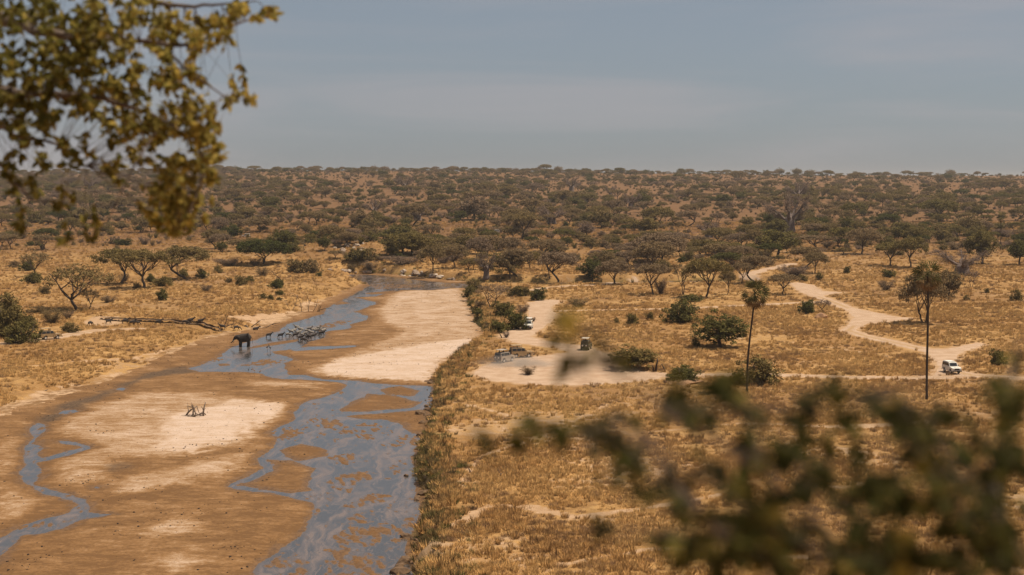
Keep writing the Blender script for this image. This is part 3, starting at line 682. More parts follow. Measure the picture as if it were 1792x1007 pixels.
def proto_baobab(seed, H=17.0, Wd=20.0):
    rng = np.random.default_rng(seed); mb = MB(); S0 = []; D0 = []
    mb.tube([(0, 0, -.6), (0, 0, .4), (.05, 0, 2.5), (.1, .1, 5), (.1, .1, 6.6), (.1, .1, 7.4)], [2.9, 2.4, 2.05, 1.95, 1.6, 0.7], 12)
    for k in range(7):
        an = k * 6.28 / 7 + rng.normal() * .25; rr = Wd * .5 * rng.uniform(.5, .85); e = Vector((math.cos(an) * rr, math.sin(an) * rr, H * rng.uniform(.62, .95)))
        st = Vector((math.cos(an) * .8, math.sin(an) * .8, 5.4 + rng.random() * 1.4))
        pts = curve_pts(st, e, (math.cos(an) * rr * .15, math.sin(an) * rr * .15, -1.2 + rng.normal()), 5, rng)
        mb.tube(pts, [.85, .6, .45, .32, .2, .08], 6)
        for p in pts[2:]:
            for j in range(4):
                d = Vector(rng.normal(size=3)) + Vector((math.cos(an), math.sin(an), .5)); d.normalize(); q2 = p + d * rng.uniform(1.5, 3.6)
                mb.tube(curve_pts(p, q2, (0, 0, .2), 2, rng), [.16, .1, .04], 4, False)
                for m in range(40):
                    S0.append(np.array(p.lerp(q2, rng.random())) + rng.normal(size=3) * .45); D0.append(rng.normal(size=3) + np.array([0, 0, .7]))
    S0, D0 = np.array(S0), np.array(D0); V, F = sliver_cloud(S0, D0, rng.uniform(.7, 1.6, len(S0)), .05, rng)
    return mb.mesh("trunk", M_BAOBAB, True), new_mesh("twigs", V, F, M_LEAF), *dims(V)

PROTO = {
    'um': [proto_umbrella(11), proto_umbrella(12, thick=3.4, dens=1.1, dome=1.1), proto_umbrella(13, Wd=13, lean=1.2), proto_umbrella(14, thick=2.2, dens=.95, fork=.25, dome=.7), proto_umbrella(15, thick=4.0, dens=1.2, dome=1.3, fork=.22, stems=2)],
    'sp': [proto_umbrella(21, dens=.50, thick=3.2, fork=.25, dome=.9), proto_umbrella(22, dens=.42, thick=3.4, fork=.3, stems=2, dome=.8)],
    'rd': [proto_round(31), proto_round(32, H=8.5, bottom=.22), proto_round(33, dens=.9, bottom=.12)],
    'ev': [proto_umbrella(41, H=9, Wd=15, thick=4.6, dens=1.9, dome=1.0, fork=.25, stems=2), proto_round(42, H=9, Wd=12, bottom=.25, dens=1.5)],
    'bs': [proto_bush(51), proto_bush(52, H=3.2), proto_bush(53, dens=.8), proto_bush(54, H=2.6, dens=1.2)],
    'tw': [proto_twiggy(61), proto_twiggy(62), proto_twiggy(63)],
    'bb': [proto_baobab(71), proto_baobab(72, Wd=17)],
}
NAMES = {'um': 'umbrella_acacia', 'sp': 'umbrella_acacia', 'rd': 'round_crowned_tree', 'ev': 'evergreen_tree', 'bs': 'shrub', 'tw': 'leafless_thorn_bush', 'bb': 'baobab_tree'}
CATS = {'um': 'acacia', 'sp': 'acacia', 'rd': 'tree', 'ev': 'tree', 'bs': 'shrub', 'tw': 'bush', 'bb': 'baobab'}
PARTS = {'um': ('trunk', 'crown'), 'sp': ('trunk', 'crown'), 'rd': ('trunk', 'crown'), 'ev': ('trunk', 'crown'), 'bs': ('stem', 'foliage'), 'tw': ('stem', 'twigs'), 'bb': ('trunk', 'twigs')}
def plant(kind, var, loc, width, hgt, tint, rz, label, group=None):
    tr, cr, W0, H0 = PROTO[kind][var % len(PROTO[kind])]
    t = thing(NAMES[kind], label, CATS[kind], loc, rz, group)
    t.scale = (width / W0, width / W0, hgt / H0)
    a, b = PARTS[kind]
    obj(a, tr, t); c = obj(b, cr, t); c["tint"] = float(tint)
    return t
# ------------------------------------------------------------------ the trees and shrubs one can tell apart: where they stand in the photograph, crown width and height there, leaf tone
RNG = random.Random(5)
TAKEN = []      # (x, y, radius)
def put(kind, px, py, wpx, hpx, tint, label, var=None, group=None, rz=None):
    x, y, z = ground_at(px, py); k = y / FPX
    TAKEN.append((x, y, wpx * k * .5))
    return plant(kind, RNG.randrange(9) if var is None else var, (x, y, z), wpx * k, hpx * k, tint, RNG.uniform(0, 6.28) if rz is None else rz, label, group)
HERO = [
 ('sp', 138, 543, 112, 84, .45, "wide sparse acacia with bare lower limbs by the eroded bank"),
 ('sp', 157, 542, 34, 40, .30, "slender leaning young acacia beside the wide sparse acacia"),
 ('um', 208, 498, 78, 66, .58, "olive umbrella acacia with bent trunk behind the wide sparse acacia"),
 ('um', 251, 505, 98, 71, .52, "broad flat-topped acacia standing on the grass left of the river"),
 ('um', 327, 489, 84, 60, .48, "leaning acacia with low crown above two green shrubs, left of the river"),
 ('sp', 310, 479, 26, 46, .10, "thin brown tree between two umbrella acacias left of the river"),
 ('sp', 64, 484, 52, 46, .35, "spindly half-bare tree with pale forked limbs at the left"),
 ('um', 20, 437, 36, 28, .3, "small brown acacia at the left edge where the slope begins"),
 ('um', 75, 438, 34, 28, .25, "small rounded brown acacia above the spindly half-bare tree"),
 ('um', 377, 436, 42, 36, .42, "dark lone acacia left of the far white vehicle"),
 ('ev', 458, 463, 88, 45, 1.0, "dark green dense spreading tree with black shade above the left bank"),
 ('bs', 284, 526, 19, 23, .85, "upright green shrub alone on the grass below the broad flat-topped acacia"),
 ('tw', 191, 530, 26, 15, .15, "low brown thorn bush right of the wide sparse acacia"),
 ('bs', 78, 515, 18, 15, .4, "small brownish shrub left of the wide sparse acacia"),
 ('bs', 48, 474, 26, 20, .8, "green shrub left of the spindly half-bare tree"),
 ('bs', 58, 496, 32, 22, .7, "wide green shrub at the foot of the spindly half-bare tree"),
 ('bs', 25, 469, 22, 14, .25, "low brownish shrub at the far left of the grass"),
 ('tw', 218, 493, 18, 17, .2, "grey-brown twiggy bush right of the bent-trunk acacia"),
 ('bs', 264, 494, 15, 17, .8, "small dark shrub just right of the flat-topped acacia trunk"),
 ('bs', 239, 505, 13, 12, .35, "small dull shrub just left of the flat-topped acacia trunk"),
 ('bs', 286, 501, 36, 19, .55, "wide olive shrub right of the broad flat-topped acacia"),
 ('bs', 321, 485, 18, 16, .75, "green shrub hugging the leaning acacia trunk"),
 ('bs', 354, 488, 21, 19, .85, "dark green shrub right of the leaning acacia trunk"),
 ('bs', 382, 478, 17, 14, .55, "small olive shrub beyond the leaning acacia"),
 ('tw', 359, 511, 21, 16, .1, "dry brown bush on the open grass below the leaning acacia"),
 ('bs', 421, 500, 19, 19, .5, "dark brown-green shrub, bigger of two on the grass below the dark evergreen"),
 ('bs', 436, 495, 16, 13, .75, "dark shrub, smaller of two on the grass below the dark evergreen"),
 ('tw', 402, 466, 46, 17, .05, "long grey leafless thicket left of the dark evergreen"),
 ('bs', 401, 495, 12, 10, .35, "tiny brown shrub left of the shrub pair below the evergreen"),
 ('bs', 123, 582, 31, 20, .5, "dark olive shrub right of the tan open-roofed safari vehicle"),
 ('bs', 38, 601, 56, 46, .72, "large green bush beside the tan safari vehicle at the left"),
 ('bs', 8, 590, 60, 58, .6, "tall dense bush cut by the left edge above the grass"),
 ('bs', 6, 562, 62, 54, .55, "big olive bush behind the others at the left edge"),
 ('bs', 48, 578, 34, 30, .68, "green bush between the large bush and the dirt track"),
 ('tw', 92, 566, 38, 28, .35, "brown-olive thorn bush under the eroded bank at the left"),
 ('tw', 118, 559, 20, 17, .1, "dark dry bush in the gully below the wide sparse acacia"),
 ('bs', 70, 548, 40, 14, .3, "low dark thicket along the gully rim at the left"),
 ('bs', 105, 547, 40, 9, .3, "low brown brush on the gully rim near the wide sparse acacia"),
 ('bs', 485, 505, 25, 19, .88, "bright green shrub at the foot of the dead grey pole trunk"),
 ('bs', 490, 517, 16, 10, .85, "small green shrub below the dead pole trunk"),
 ('bs', 460, 524, 13, 12, .6, "small dull green shrub on the grass by the river's left bank"),
 ('bs', 473, 525, 12, 10, .7, "small green shrub next to the dull one on the left bank grass"),
 ('bs', 489, 526, 10, 6, .85, "tiny green shrub lowest of the cluster on the left bank grass"),
 ('tw', 407, 466, 23, 14, .1, "grey bush touching the left side of the dark evergreen"),
 ('tw', 446, 466, 22, 16, .2, "brown bush in front of the dark evergreen trunk"),
 ('tw', 460, 484, 26, 20, .25, "brown bush on the grass straight below the dark evergreen"),
 ('bs', 520, 478, 36, 26, .4, "brown-olive shrub right of the dark evergreen"),
 ('bs', 545, 478, 32, 28, .35, "brownish shrub, right half of the clump right of the evergreen"),
 ('bs', 558, 484, 11, 8, .9, "tiny dark shrub at the grass tip near the river bend"),
 ('bs', 512, 441, 32, 18, .7, "dark olive bush up the slope right of the evergreen"),
 ('bs', 483, 423, 8, 11, .8, "tiny upright dark shrub above the evergreen's right side"),
 ('rd', 568, 439, 21, 28, .85, "dark narrow tree left of the rocky outcrop"),
 ('tw', 590, 432, 24, 17, 0.0, "grey leafless bush between the dark narrow trees"),
 ('rd', 604, 421, 22, 24, .85, "dark green tree up the slope just above the rocky outcrop"),
 ('bs', 495, 414, 11, 10, .85, "small dark shrub on the reddish slope above the evergreen"),
 ('ev', 704, 448, 66, 43, .62, "big round olive tree on the knoll above the river bend", 1),
 ('ev', 722, 446, 56, 40, .55, "big olive tree adjoining on the right, above the river bend", 1),
 ('rd', 688, 451, 30, 30, .6, "smaller olive tree at the left of the big pair above the bend"),
 ('bs', 626, 456, 37, 25, .62, "olive bush below the rocky outcrop"),
 ('bs', 646, 456, 31, 25, .5, "grey-green bush right of the olive bush below the outcrop"),
 ('tw', 608, 456, 17, 18, .15, "grey-brown bush at the left foot of the rocky outcrop"),
 ('tw', 618, 474, 20, 15, .3, "brown bush by the water's far edge at the bend"),
 ('tw', 650, 473, 30, 19, .1, "brown thorn bush over the rocks at the bend"),
 ('tw', 704, 464, 62, 20, .02, "long mauve-grey thicket below the big olive trees"),
 ('um', 757, 478, 48, 50, .38, "brown-olive acacia leaning over the far bank of the bend"),
 ('um', 797, 470, 50, 44, .30, "grey-brown flat acacia behind the far bank of the bend"),
 ('tw', 775, 462, 30, 22, .02, "mauve-grey bush between the two bend acacias"),
 ('um', 836, 457, 46, 44, .08, "mauve-brown round-topped acacia right of the bend"),
 ('sp', 803, 424, 20, 28, .2, "small bare tree above the bend acacias"),
 ('bb', 851, 488, 36, 50, .1, "dark thick-trunked baobab right of the bend"),
 ('um', 822, 478, 30, 26, .45, "low olive acacia left of the thick-trunked baobab"),
 ('um', 892, 488, 48, 46, .32, "grey-brown acacia, first right of the thick-trunked baobab"),
 ('um', 905, 484, 56, 50, .24, "taller grey-brown acacia behind the one right of the baobab"),
 ('um', 962, 487, 34, 42, .15, "slim brown acacia left of the big mauve-brown umbrella acacia"),
 ('um', 976, 496, 68, 58, .12, "big mauve-brown umbrella acacia in the middle of the view"),
 ('rd', 1036, 491, 38, 44, .92, "dark green round tree right of the big mauve-brown umbrella acacia"),
 ('um', 1075, 498, 60, 45, .18, "grey-brown acacia right of the dark green round tree"),
 ('um', 1144, 516, 60, 57, .22, "grey-brown acacia with thick dark trunk, left of the forked acacia"),
 ('tw', 1157, 515, 22, 32, .05, "leafless grey bush at the trunk of the thick dark-trunked acacia"),
 ('sp', 1195, 516, 48, 56, .32, "forked two-stemmed acacia left of the tall olive umbrella acacia"),
 ('um', 1236, 521, 76, 72, .55, "tall olive umbrella acacia with leaning trunk"),
 ('sp', 861, 538, 62, 42, .12, "sparse grey umbrella acacia on the river's right bank"),
 ('bs', 902, 519, 28, 20, .6, "olive shrub behind the sparse grey umbrella acacia"),
 ('bs', 918, 518, 22, 17, .5, "brownish shrub behind the sparse grey umbrella acacia, right one"),
 ('bs', 941, 526, 26, 24, .85, "dark green round shrub by the pale track's far end"),
 ('tw', 1011, 539, 32, 21, .35, "brown twiggy bush right of the pale track's far end"),
 ('bs', 883, 554, 36, 28, .72, "green shrub, rear of three by the white front-facing vehicle"),
 ('tw', 914, 548, 26, 18, .1, "grey bush behind the three green shrubs by the track"),
 ('bs', 905, 577, 36, 34, .85, "dark green round bush touching the white front-facing vehicle"),
 ('bs', 873, 582, 33, 22, .80, "bright green low shrub, front of three above the right bank"),
 ('bs', 840, 552, 24, 13, .82, "low green shrub at the sand's edge on the right bank"),
 ('bs', 822, 522, 24, 24, .70, "green bank shrub at the top corner of the sand"),
 ('bs', 830, 507, 30, 22, .5, "olive bank shrub where the sand meets the pool"),
 ('tw', 815, 505, 24, 14, .3, "brown bush at the pool's right end"),
 ('bs', 826, 537, 14, 12, .85, "small bright green shrub on the sand's right edge"),
 ('tw', 838, 537, 18, 12, .2, "small grey bush left of the sparse grey umbrella acacia"),
 ('tw', 927, 656, 27, 17, .2, "dry twiggy bush standing alone on the pale clearing"),
 ('tw', 886, 591, 12, 11, .05, "small dark bush on the right bank above the clearing"),
 ('tw', 932, 563, 13, 9, .1, "little brown bush behind the white front-facing vehicle"),
 ('bs', 1192, 565, 60, 44, .80, "large dark olive bush below the tall olive umbrella acacia"),
 ('bs', 1209, 528, 40, 14, .88, "low dark green bush between the tall acacia and the large dark bush"),
 ('bs', 1106, 569, 21, 22, .62, "dull green shrub alone in the middle grass"),
 ('bs', 1079, 567, 10, 12, .6, "smallest green shrub in the middle grass"),
 ('bs', 1137, 561, 14, 16, .55, "dull shrub left of the large dark olive bush"),
 ('rd', 1109, 646, 80, 44, .60, "wide dark brown-olive bush-tree beside the dead stumps", 2),
 ('bs', 1195, 668, 56, 28, .88, "dark green mounded bush right of the dead stumps"),
 ('rd', 1262, 608, 90, 68, .82, "large dark green low acacia left of the tall palm with shade below", 2),
 ('bs', 1218, 607, 16, 19, .85, "small dark shrub left of the large dark green low acacia"),
 ('bs', 1326, 672, 76, 54, .55, "large brown-olive bush behind the tall palm's foot"),
 ('um', 1273, 516, 30, 43, .35, "small slim acacia right of the tall olive umbrella acacia"),
 ('um', 1298, 498, 34, 40, .25, "small brown acacia left of the brown two-limbed acacia"),
 ('um', 1323, 496, 58, 52, .24, "brown acacia with spreading limbs above the tall palm"),
 ('um', 1271, 474, 50, 34, .90, "dark green flat acacia with slanting trunk behind the tall acacia"),
 ('um', 1371, 516, 52, 38, .26, "dense brown acacia at the near end of the winding track"),
 ('um', 1411, 470, 56, 40, .28, "grey-brown umbrella acacia by the far bend of the track"),
 ('um', 1427, 479, 44, 40, .36, "olive acacia just right of the grey-brown one by the track"),
 ('um', 1430, 436, 74, 25, .2, "wide flat grey acacia behind the pair by the track"),
 ('tw', 1394, 484, 52, 23, .02, "mauve leafless thicket left of the acacia pair by the track"),
 ('um', 1320, 440, 42, 40, .38, "olive acacia behind the dark green flat acacia"),
 ('rd', 1235, 449, 34, 32, .55, "round olive tree left of the dark flat acacia"),
 ('rd', 1276, 441, 36, 20, .85, "dark green bushy tree behind the dark flat acacia"),
 ('um', 1160, 456, 46, 38, .80, "dark green acacia on the slope above the thick-trunked acacia"),
 ('bs', 1412, 549, 27, 25, .90, "dark green round shrub left of the winding track"),
 ('sp', 1441, 547, 30, 24, .02, "small grey leafless tree beside the dark round shrub"),
 ('bs', 1482, 479, 11, 14, .75, "small dark shrub on the open grass right of the acacia pair"),
 ('bs', 1434, 488, 13, 12, .6, "small olive shrub at the foot of the acacia pair"),
 ('bs', 1406, 493, 15, 13, .55, "small shrub where the winding track starts"),
 ('um', 1477, 440, 54, 44, .66, "green acacia on the far plain left of the brown rounded acacia"),
 ('um', 1510, 445, 64, 48, .26, "brown rounded acacia on the far plain"),
 ('um', 1560, 466, 60, 44, .62, "dense dark olive umbrella acacia, left of the leaning flat acacia"),
 ('um', 1595, 469, 58, 58, .58, "leaning flat-topped acacia behind the right palm"),
 ('bs', 1556, 486, 22, 15, .8, "dark shrub below the dense dark umbrella acacia"),
 ('tw', 1549, 509, 27, 23, .12, "grey-brown bush left of the right palm's brown tree"),
 ('um', 1618, 566, 80, 96, .28, "tall brown acacia behind the right palm, its shade on the grass", 4),
 ('rd', 1661, 519, 44, 56, .34, "dense brown tree right of the tall brown acacia"),
 ('bb', 1684, 480, 96, 48, .0, "spreading grey leafless baobab behind the right palm"),
 ('sp', 1700, 504, 26, 32, .02, "small leafless grey tree below the spreading baobab"),
 ('rd', 1718, 462, 50, 66, .66, "tall round olive tree at the right of the spreading baobab"),
 ('rd', 1784, 464, 40, 46, .85, "dark tree cut by the right edge of the plain"),
 ('bs', 1779, 527, 21, 23, .55, "shrub on the grass near the right edge"),
 ('bs', 1727, 513, 9, 9, .6, "tiny shrub on the grass right of the dense brown tree"),
 ('bs', 1747, 640, 28, 31, .65, "dark shrub right of the white vehicle at the junction"),
 ('bs', 1691, 526, 11, 11, .55, "tiny shrub right of the tall brown acacia"),
 ('rd', 1648, 426, 28, 28, .5, "round tree on the far plain above the spreading baobab"),
 ('bb', 1381, 408, 74, 76, .0, "huge grey baobab with fat trunk on the far plain"),
 ('bb', 1397, 352, 40, 38, .0, "grey baobab up the slope behind the huge one"),
 ('bb', 1104, 366, 30, 30, .0, "grey baobab with dark trunk in the middle of the far slope"),
 ('bb', 1000, 336, 34, 28, .0, "pale leafless baobab high on the slope, left of two small ones"),
 ('bb', 1068, 344, 22, 20, .0, "small pale-trunked baobab high on the middle slope"),
 ('bb', 966, 392, 54, 34, .0, "bare spreading baobab on the slope above the big mauve acacia"),
 ('bb', 708, 335, 34, 30, .0, "leafless baobab high above the river bend"),
 ('bb', 655, 378, 34, 32, .0, "bare baobab on the slope above the rocky outcrop"),
 ('bb', 731, 386, 46, 32, .0, "pale-limbed baobab on the slope above the big olive trees"),
 ('bb', 112, 332, 26, 22, .0, "dim baobab on the far left ridge, left one of a pair"),
 ('bb', 160, 332, 34, 24, .0, "dim baobab on the far left ridge, right one of a pair"),
 ('bb', 1240, 416, 46, 30, .0, "bare baobab above the round olive tree"),
 ('um', 1083, 306, 17, 13, .8, "lone flat-topped tree standing proud of the skyline in the middle"),
 ('um', 1617, 306, 24, 12, .6, "flat-topped skyline tree toward the right"),
 ('rd', 1419, 306, 20, 14, .4, "round skyline tree above the huge baobab"),
 ('rd', 857, 300, 14, 12, .5, "small round skyline tree left of the lone flat-topped one"),
 ('um', 1272, 304, 17, 12, .5, "skyline tree between the lone flat-topped one and the huge baobab"),
]
for h in HERO:
    kind, px, py, w_, h_, tn, lab = h[:7]
    put(kind, px, py, w_, h_, tn, lab, h[7] if len(h) > 7 else None)
# ------------------------------------------------------------------ the rest of the bush: hundreds more trees on plain and hillside
rs = np.random.default_rng(77)
EDGE_X = [-200, 0, 150, 300, 400, 480, 560, 640, 700, 760, 850, 1000, 1150, 1250, 1340, 1500, 1650, 1792, 2000]
EDGE_Y = [445, 445, 438, 440, 446, 448, 452, 468, 466, 482, 486, 478, 486, 482, 468, 446, 444, 442, 442]
def scatter_band(y0, y1, sp):
    ys = np.arange(y0, y1, sp); out = []
    for y in ys:
        half = 0.42 * y + 60
        xs = np.arange(-half, half, sp)
        out.append(np.stack([xs + rs.uniform(-.48, .48, len(xs)) * sp, y + rs.uniform(-.48, .48, len(xs)) * sp], 1))
    return np.concatenate(out)
P_ = np.concatenate([scatter_band(480, 760, 10.5), scatter_band(760, 1250, 14.0), scatter_band(1250, 1900, 16.5), scatter_band(1900, 2900, 19.0)])
px_, py_ = project(P_[:, 0], P_[:, 1], height(P_[:, 0], P_[:, 1]))
edge = np.interp(px_, EDGE_X, EDGE_Y)
dens = sstep(6, -22, py_ - edge)
patchy = .55 * fbm(P_[:, 0] / 110, P_[:, 1] / 170, 101, 3) + .75 * fbm(P_[:, 0] / 34, P_[:, 1] / 50, 103, 2)
dens *= np.clip(0.66 + 2.1 * patchy, 0.05, 0.98)
dens *= 1 - 0.62 * sstep(900, 1300, px_) * sstep(345, 318, py_)          # open red grass below the skyline on the right
dens *= 1 - 0.25 * sstep(420, 520, px_) * sstep(900, 700, px_) * sstep(1100, 1400, P_[:, 1])
keep = (rs.random(len(P_)) < dens) & (bank_sd(P_[:, 0], P_[:, 1]) > 7)
P_ = P_[keep]; px_ = px_[keep]; py_ = py_[keep]
T_ = np.array(TAKEN); ok = np.ones(len(P_), bool)
for x, y, r in TAKEN: ok &= np.hypot(P_[:, 0] - x, (P_[:, 1] - y) * .8) > r * 0.8 + 1.5
P_ = P_[ok]; px_ = px_[ok]; py_ = py_[ok]
Zs = height(P_[:, 0], P_[:, 1])
green = fbm(P_[:, 0] / 60, P_[:, 1] / 60, 111, 3)
rec = []
for i in range(len(P_)):
    u = rs.random(); far = P_[i, 1] > 1250
    if u < .30: k = 'um'; w = 5.5 + rs.gamma(3.0, 1.6); h = w * rs.uniform(.5, .85)
    elif u < .56: k = 'rd'; w = 3.8 + rs.gamma(2.2, 1.7); h = w * rs.uniform(.55, .95)
    elif u < .86: k = 'bs'; w = 2.2 + rs.gamma(2.0, 1.3); h = w * rs.uniform(.45, .8)
    else: k = 'tw'; w = rs.uniform(4, 9); h = w * rs.uniform(.45, .75)
    if far and k in ('um', 'rd'): w *= 1.12
    if rs.random() < .05 and k in ('um', 'rd') and py_[i] > 322: w *= 1.5; h *= 1.4
    tn = {'um': rs.normal(.36 + .35 * green[i], .15), 'rd': rs.normal(.55 + .3 * green[i], .17), 'bs': rs.normal(.50 + .4 * green[i], .2), 'tw': rs.normal(.1, .08)}[k]
    if k in ('um', 'bs') and rs.random() < .07: tn = .95
    rec.append((k, int(rs.integers(0, 9)), P_[i, 0], P_[i, 1], Zs[i], w, h, float(np.clip(tn, 0, 1)), rs.uniform(0, 6.28), px_[i], py_[i]))
LAND = [(138, 480, "the wide sparse acacia"), (251, 450, "the broad flat-topped acacia"), (112, 330, "the dim ridge baobab pair"), (458, 440, "the dark evergreen"), (430, 412, "the far white vehicle"), (615, 430, "the rocky outcrop"),
        (705, 425, "the big olive trees"), (708, 330, "the high baobab over the bend"), (655, 372, "the baobab above the outcrop"), (731, 380, "the pale-limbed baobab"), (851, 470, "the thick-trunked baobab"), (976, 460, "the big mauve acacia"),
        (966, 388, "the bare spreading baobab"), (1000, 332, "the pale high baobab"), (1068, 340, "the small pale-trunked baobab"), (1104, 360, "the dark-trunked slope baobab"), (1083, 298, "the lone flat skyline tree"), (1160, 440, "the dark green slope acacia"),
        (1236, 480, "the tall olive umbrella acacia"), (1240, 412, "the bare baobab past it"), (1271, 455, "the dark flat acacia"), (1381, 395, "the huge baobab"), (1397, 345, "the upslope baobab"), (1430, 425, "the wide flat grey acacia"), (1510, 425, "the brown rounded acacia"),
        (1595, 440, "the leaning flat acacia"), (1617, 300, "the right skyline tree"), (1684, 465, "the spreading grey baobab"), (1718, 435, "the tall round olive tree"), (300, 370, "the overhanging branch tip"), (1751, 400, "the far palm"), (880, 300, "the small round skyline tree"), (560, 340, "the slope left of the bend"), (250, 320, "the leafy branch"), (1550, 350, "the slope over the flat acacia")]
LAND = [l for l in LAND if l[2] not in ("the bare baobab past it", "the slope left of the bend", "the leafy branch", "the slope over the flat acacia")]
def zone(px, py):
    x, y, nm = min(LAND, key=lambda l: math.hypot((px - l[0]) * .6, (py - l[1]) * 1.6))
    dx, dy = px - x, py - y; far = math.hypot(dx * .6, dy * 1.6)
    how = "just" if far < 16 else "" if far < 34 else "well" if far < 60 else "far"
    if abs(dy) * 1.6 > abs(dx) * .6: rel = "above" if dy < 0 else "below"
    else: rel = "left of" if dx < 0 else "right of"
    if far >= 16 and min(abs(dx) * .6, abs(dy) * 1.6) > 10 and rel in ("left of", "right of"): rel = ("up and " if dy < 0 else "down and ") + rel
    return f"{how} {rel} {nm}".strip()
def tone(k, t): return ("mauve-grey" if t < .12 else "brown" if t < .3 else "brownish olive" if t < .5 else "olive green" if t < .75 else "dark green")
def form(k, w, h):
    big = "tall" if h > 7.5 else "mid-sized" if h > 5.8 else "small"
    return {'um': "wide umbrella acacia" if w > 12 else "umbrella acacia" if w > 9.5 else "narrow umbrella acacia", 'rd': big + " round-crowned tree", 'bs': "broad shrub" if w > 6 else "rounded shrub" if w > 4.6 else "small shrub", 'tw': "wide leafless thorn bush" if w > 6.5 else "leafless thorn bush"}[k]
def in_view(r): return -30 < r[9] < 1822
rank = sorted([r for r in rec if in_view(r)], key=lambda r: -(r[5] * r[6]) / r[3] ** 2)
count = {'um': sum(h[0] in ('um', 'sp') for h in HERO), 'rd': sum(h[0] == 'rd' for h in HERO), 'bs': sum(h[0] == 'bs' for h in HERO), 'tw': sum(h[0] == 'tw' for h in HERO)}
LIMIT = {'um': 298, 'rd': 298, 'bs': 298, 'tw': 298}
single = set()
for r in rank:
    if count[r[0]] < LIMIT[r[0]]: count[r[0]] += 1; single.add(id(r))
art = lambda s: s
for r in rec:
    if id(r) in single:
        z = zone(r[9], r[10]); lab = f"{tone(r[0], r[7])} {form(r[0], r[5], r[6])} {z}"
        plant(r[0], r[1], (r[2], r[3], r[4]), r[5], r[6], r[7], r[8], lab, form(r[0], r[5], r[6]) + " " + z)
rest = [r for r in rec if id(r) not in single]

# ------------------------------------------------------------------ instanced masses (stuff): what nobody could count
def make_scatter(name, label, protos, pts, rot, scl, idx, tint):
    """one object whose geometry nodes set copies of small prototype meshes on points"""
    pc = bpy.data.collections.new(name + "_sources")
    for i, me in enumerate(protos):
        pc.objects.link(bpy.data.objects.new(f"{name}_source_{i:02d}", me))
    me = bpy.data.meshes.new(name); me.vertices.add(len(pts)); me.vertices.foreach_set("co", np.asarray(pts, np.float32).ravel())
    a = me.attributes.new("rot", 'FLOAT_VECTOR', 'POINT'); a.data.foreach_set("vector", np.asarray(rot, np.float32).ravel())
    a = me.attributes.new("scl", 'FLOAT_VECTOR', 'POINT'); a.data.foreach_set("vector", np.asarray(scl, np.float32).ravel())
    a = me.attributes.new("pick", 'INT', 'POINT'); a.data.foreach_set("value", np.asarray(idx, np.int32))
    attr(me, "tint", tint)
    o = obj(name, me); tag(o, label, None, None, "stuff")
    ng = bpy.data.node_groups.new(name, 'GeometryNodeTree')
    ng.interface.new_socket("Geometry", in_out='INPUT', socket_type='NodeSocketGeometry'); ng.interface.new_socket("Geometry", in_out='OUTPUT', socket_type='NodeSocketGeometry')
    N, L = ng.nodes, ng.links
    gi_, go_ = N.new('NodeGroupInput'), N.new('NodeGroupOutput')
    ci = N.new('GeometryNodeCollectionInfo'); ci.inputs['Collection'].default_value = pc; ci.inputs['Separate Children'].default_value = True; ci.inputs['Reset Children'].default_value = True
    ip = N.new('GeometryNodeInstanceOnPoints'); ip.inputs['Pick Instance'].default_value = True
    def na(nm, ty):
        q = N.new('GeometryNodeInputNamedAttribute'); q.data_type = ty; q.inputs['Name'].default_value = nm
        return [s for s in q.outputs if s.enabled][0]
    er = N.new('FunctionNodeEulerToRotation')
    L.new(na('rot', 'FLOAT_VECTOR'), er.inputs[0]); L.new(er.outputs[0], ip.inputs['Rotation']); L.new(na('scl', 'FLOAT_VECTOR'), ip.inputs['Scale']); L.new(na('pick', 'INT'), ip.inputs['Instance Index'])
    L.new(gi_.outputs[0], ip.inputs['Points']); L.new(ci.outputs[0], ip.inputs['Instance']); L.new(ip.outputs[0], go_.inputs[0])
    md = o.modifiers.new("copies", 'NODES'); md.node_group = ng
    return o
def joined_proto(kind, i):
    """trunk and crown of one prototype as one mesh for the far masses"""
    tr, cr, W0, H0 = PROTO[kind][i]
    V = np.empty(len(tr.vertices) * 3); tr.vertices.foreach_get("co", V); V2 = np.empty(len(cr.vertices) * 3); cr.vertices.foreach_get("co", V2)
    F = [tuple(p.vertices) for p in tr.polygons]; n = len(tr.vertices); k = len(cr.polygons[0].vertices)
    F2 = np.arange(len(cr.vertices)).reshape(-1, k) + n
    me = new_mesh(f"far_{kind}_{i}", np.concatenate([V.reshape(-1, 3), V2.reshape(-1, 3)]), F + [tuple(f) for f in F2.tolist()], M_BARK)
    me.materials.append(M_LEAF); mi = np.zeros(len(me.polygons), np.int32); mi[len(F):] = 1; me.polygons.foreach_set("material_index", mi)
    return me, W0, H0
fp = []; off = {}
for k in ('um', 'rd', 'bs', 'tw'):
    off[k] = len(fp); fp += [joined_proto(k, i) for i in range(min(3, len(PROTO[k])))]
pk = [off[r[0]] + r[1] % 3 for r in rest]
make_scatter("hillside_woodland", "dense mass of small trees and shrubs covering the far hillside", [f[0] for f in fp],
             [(r[2], r[3], r[4]) for r in rest], [(0, 0, r[8]) for r in rest],
             [(r[5] / fp[k][1], r[5] / fp[k][1], r[6] / fp[k][2]) for r, k in zip(rest, pk)], pk, [r[7] for r in rest])
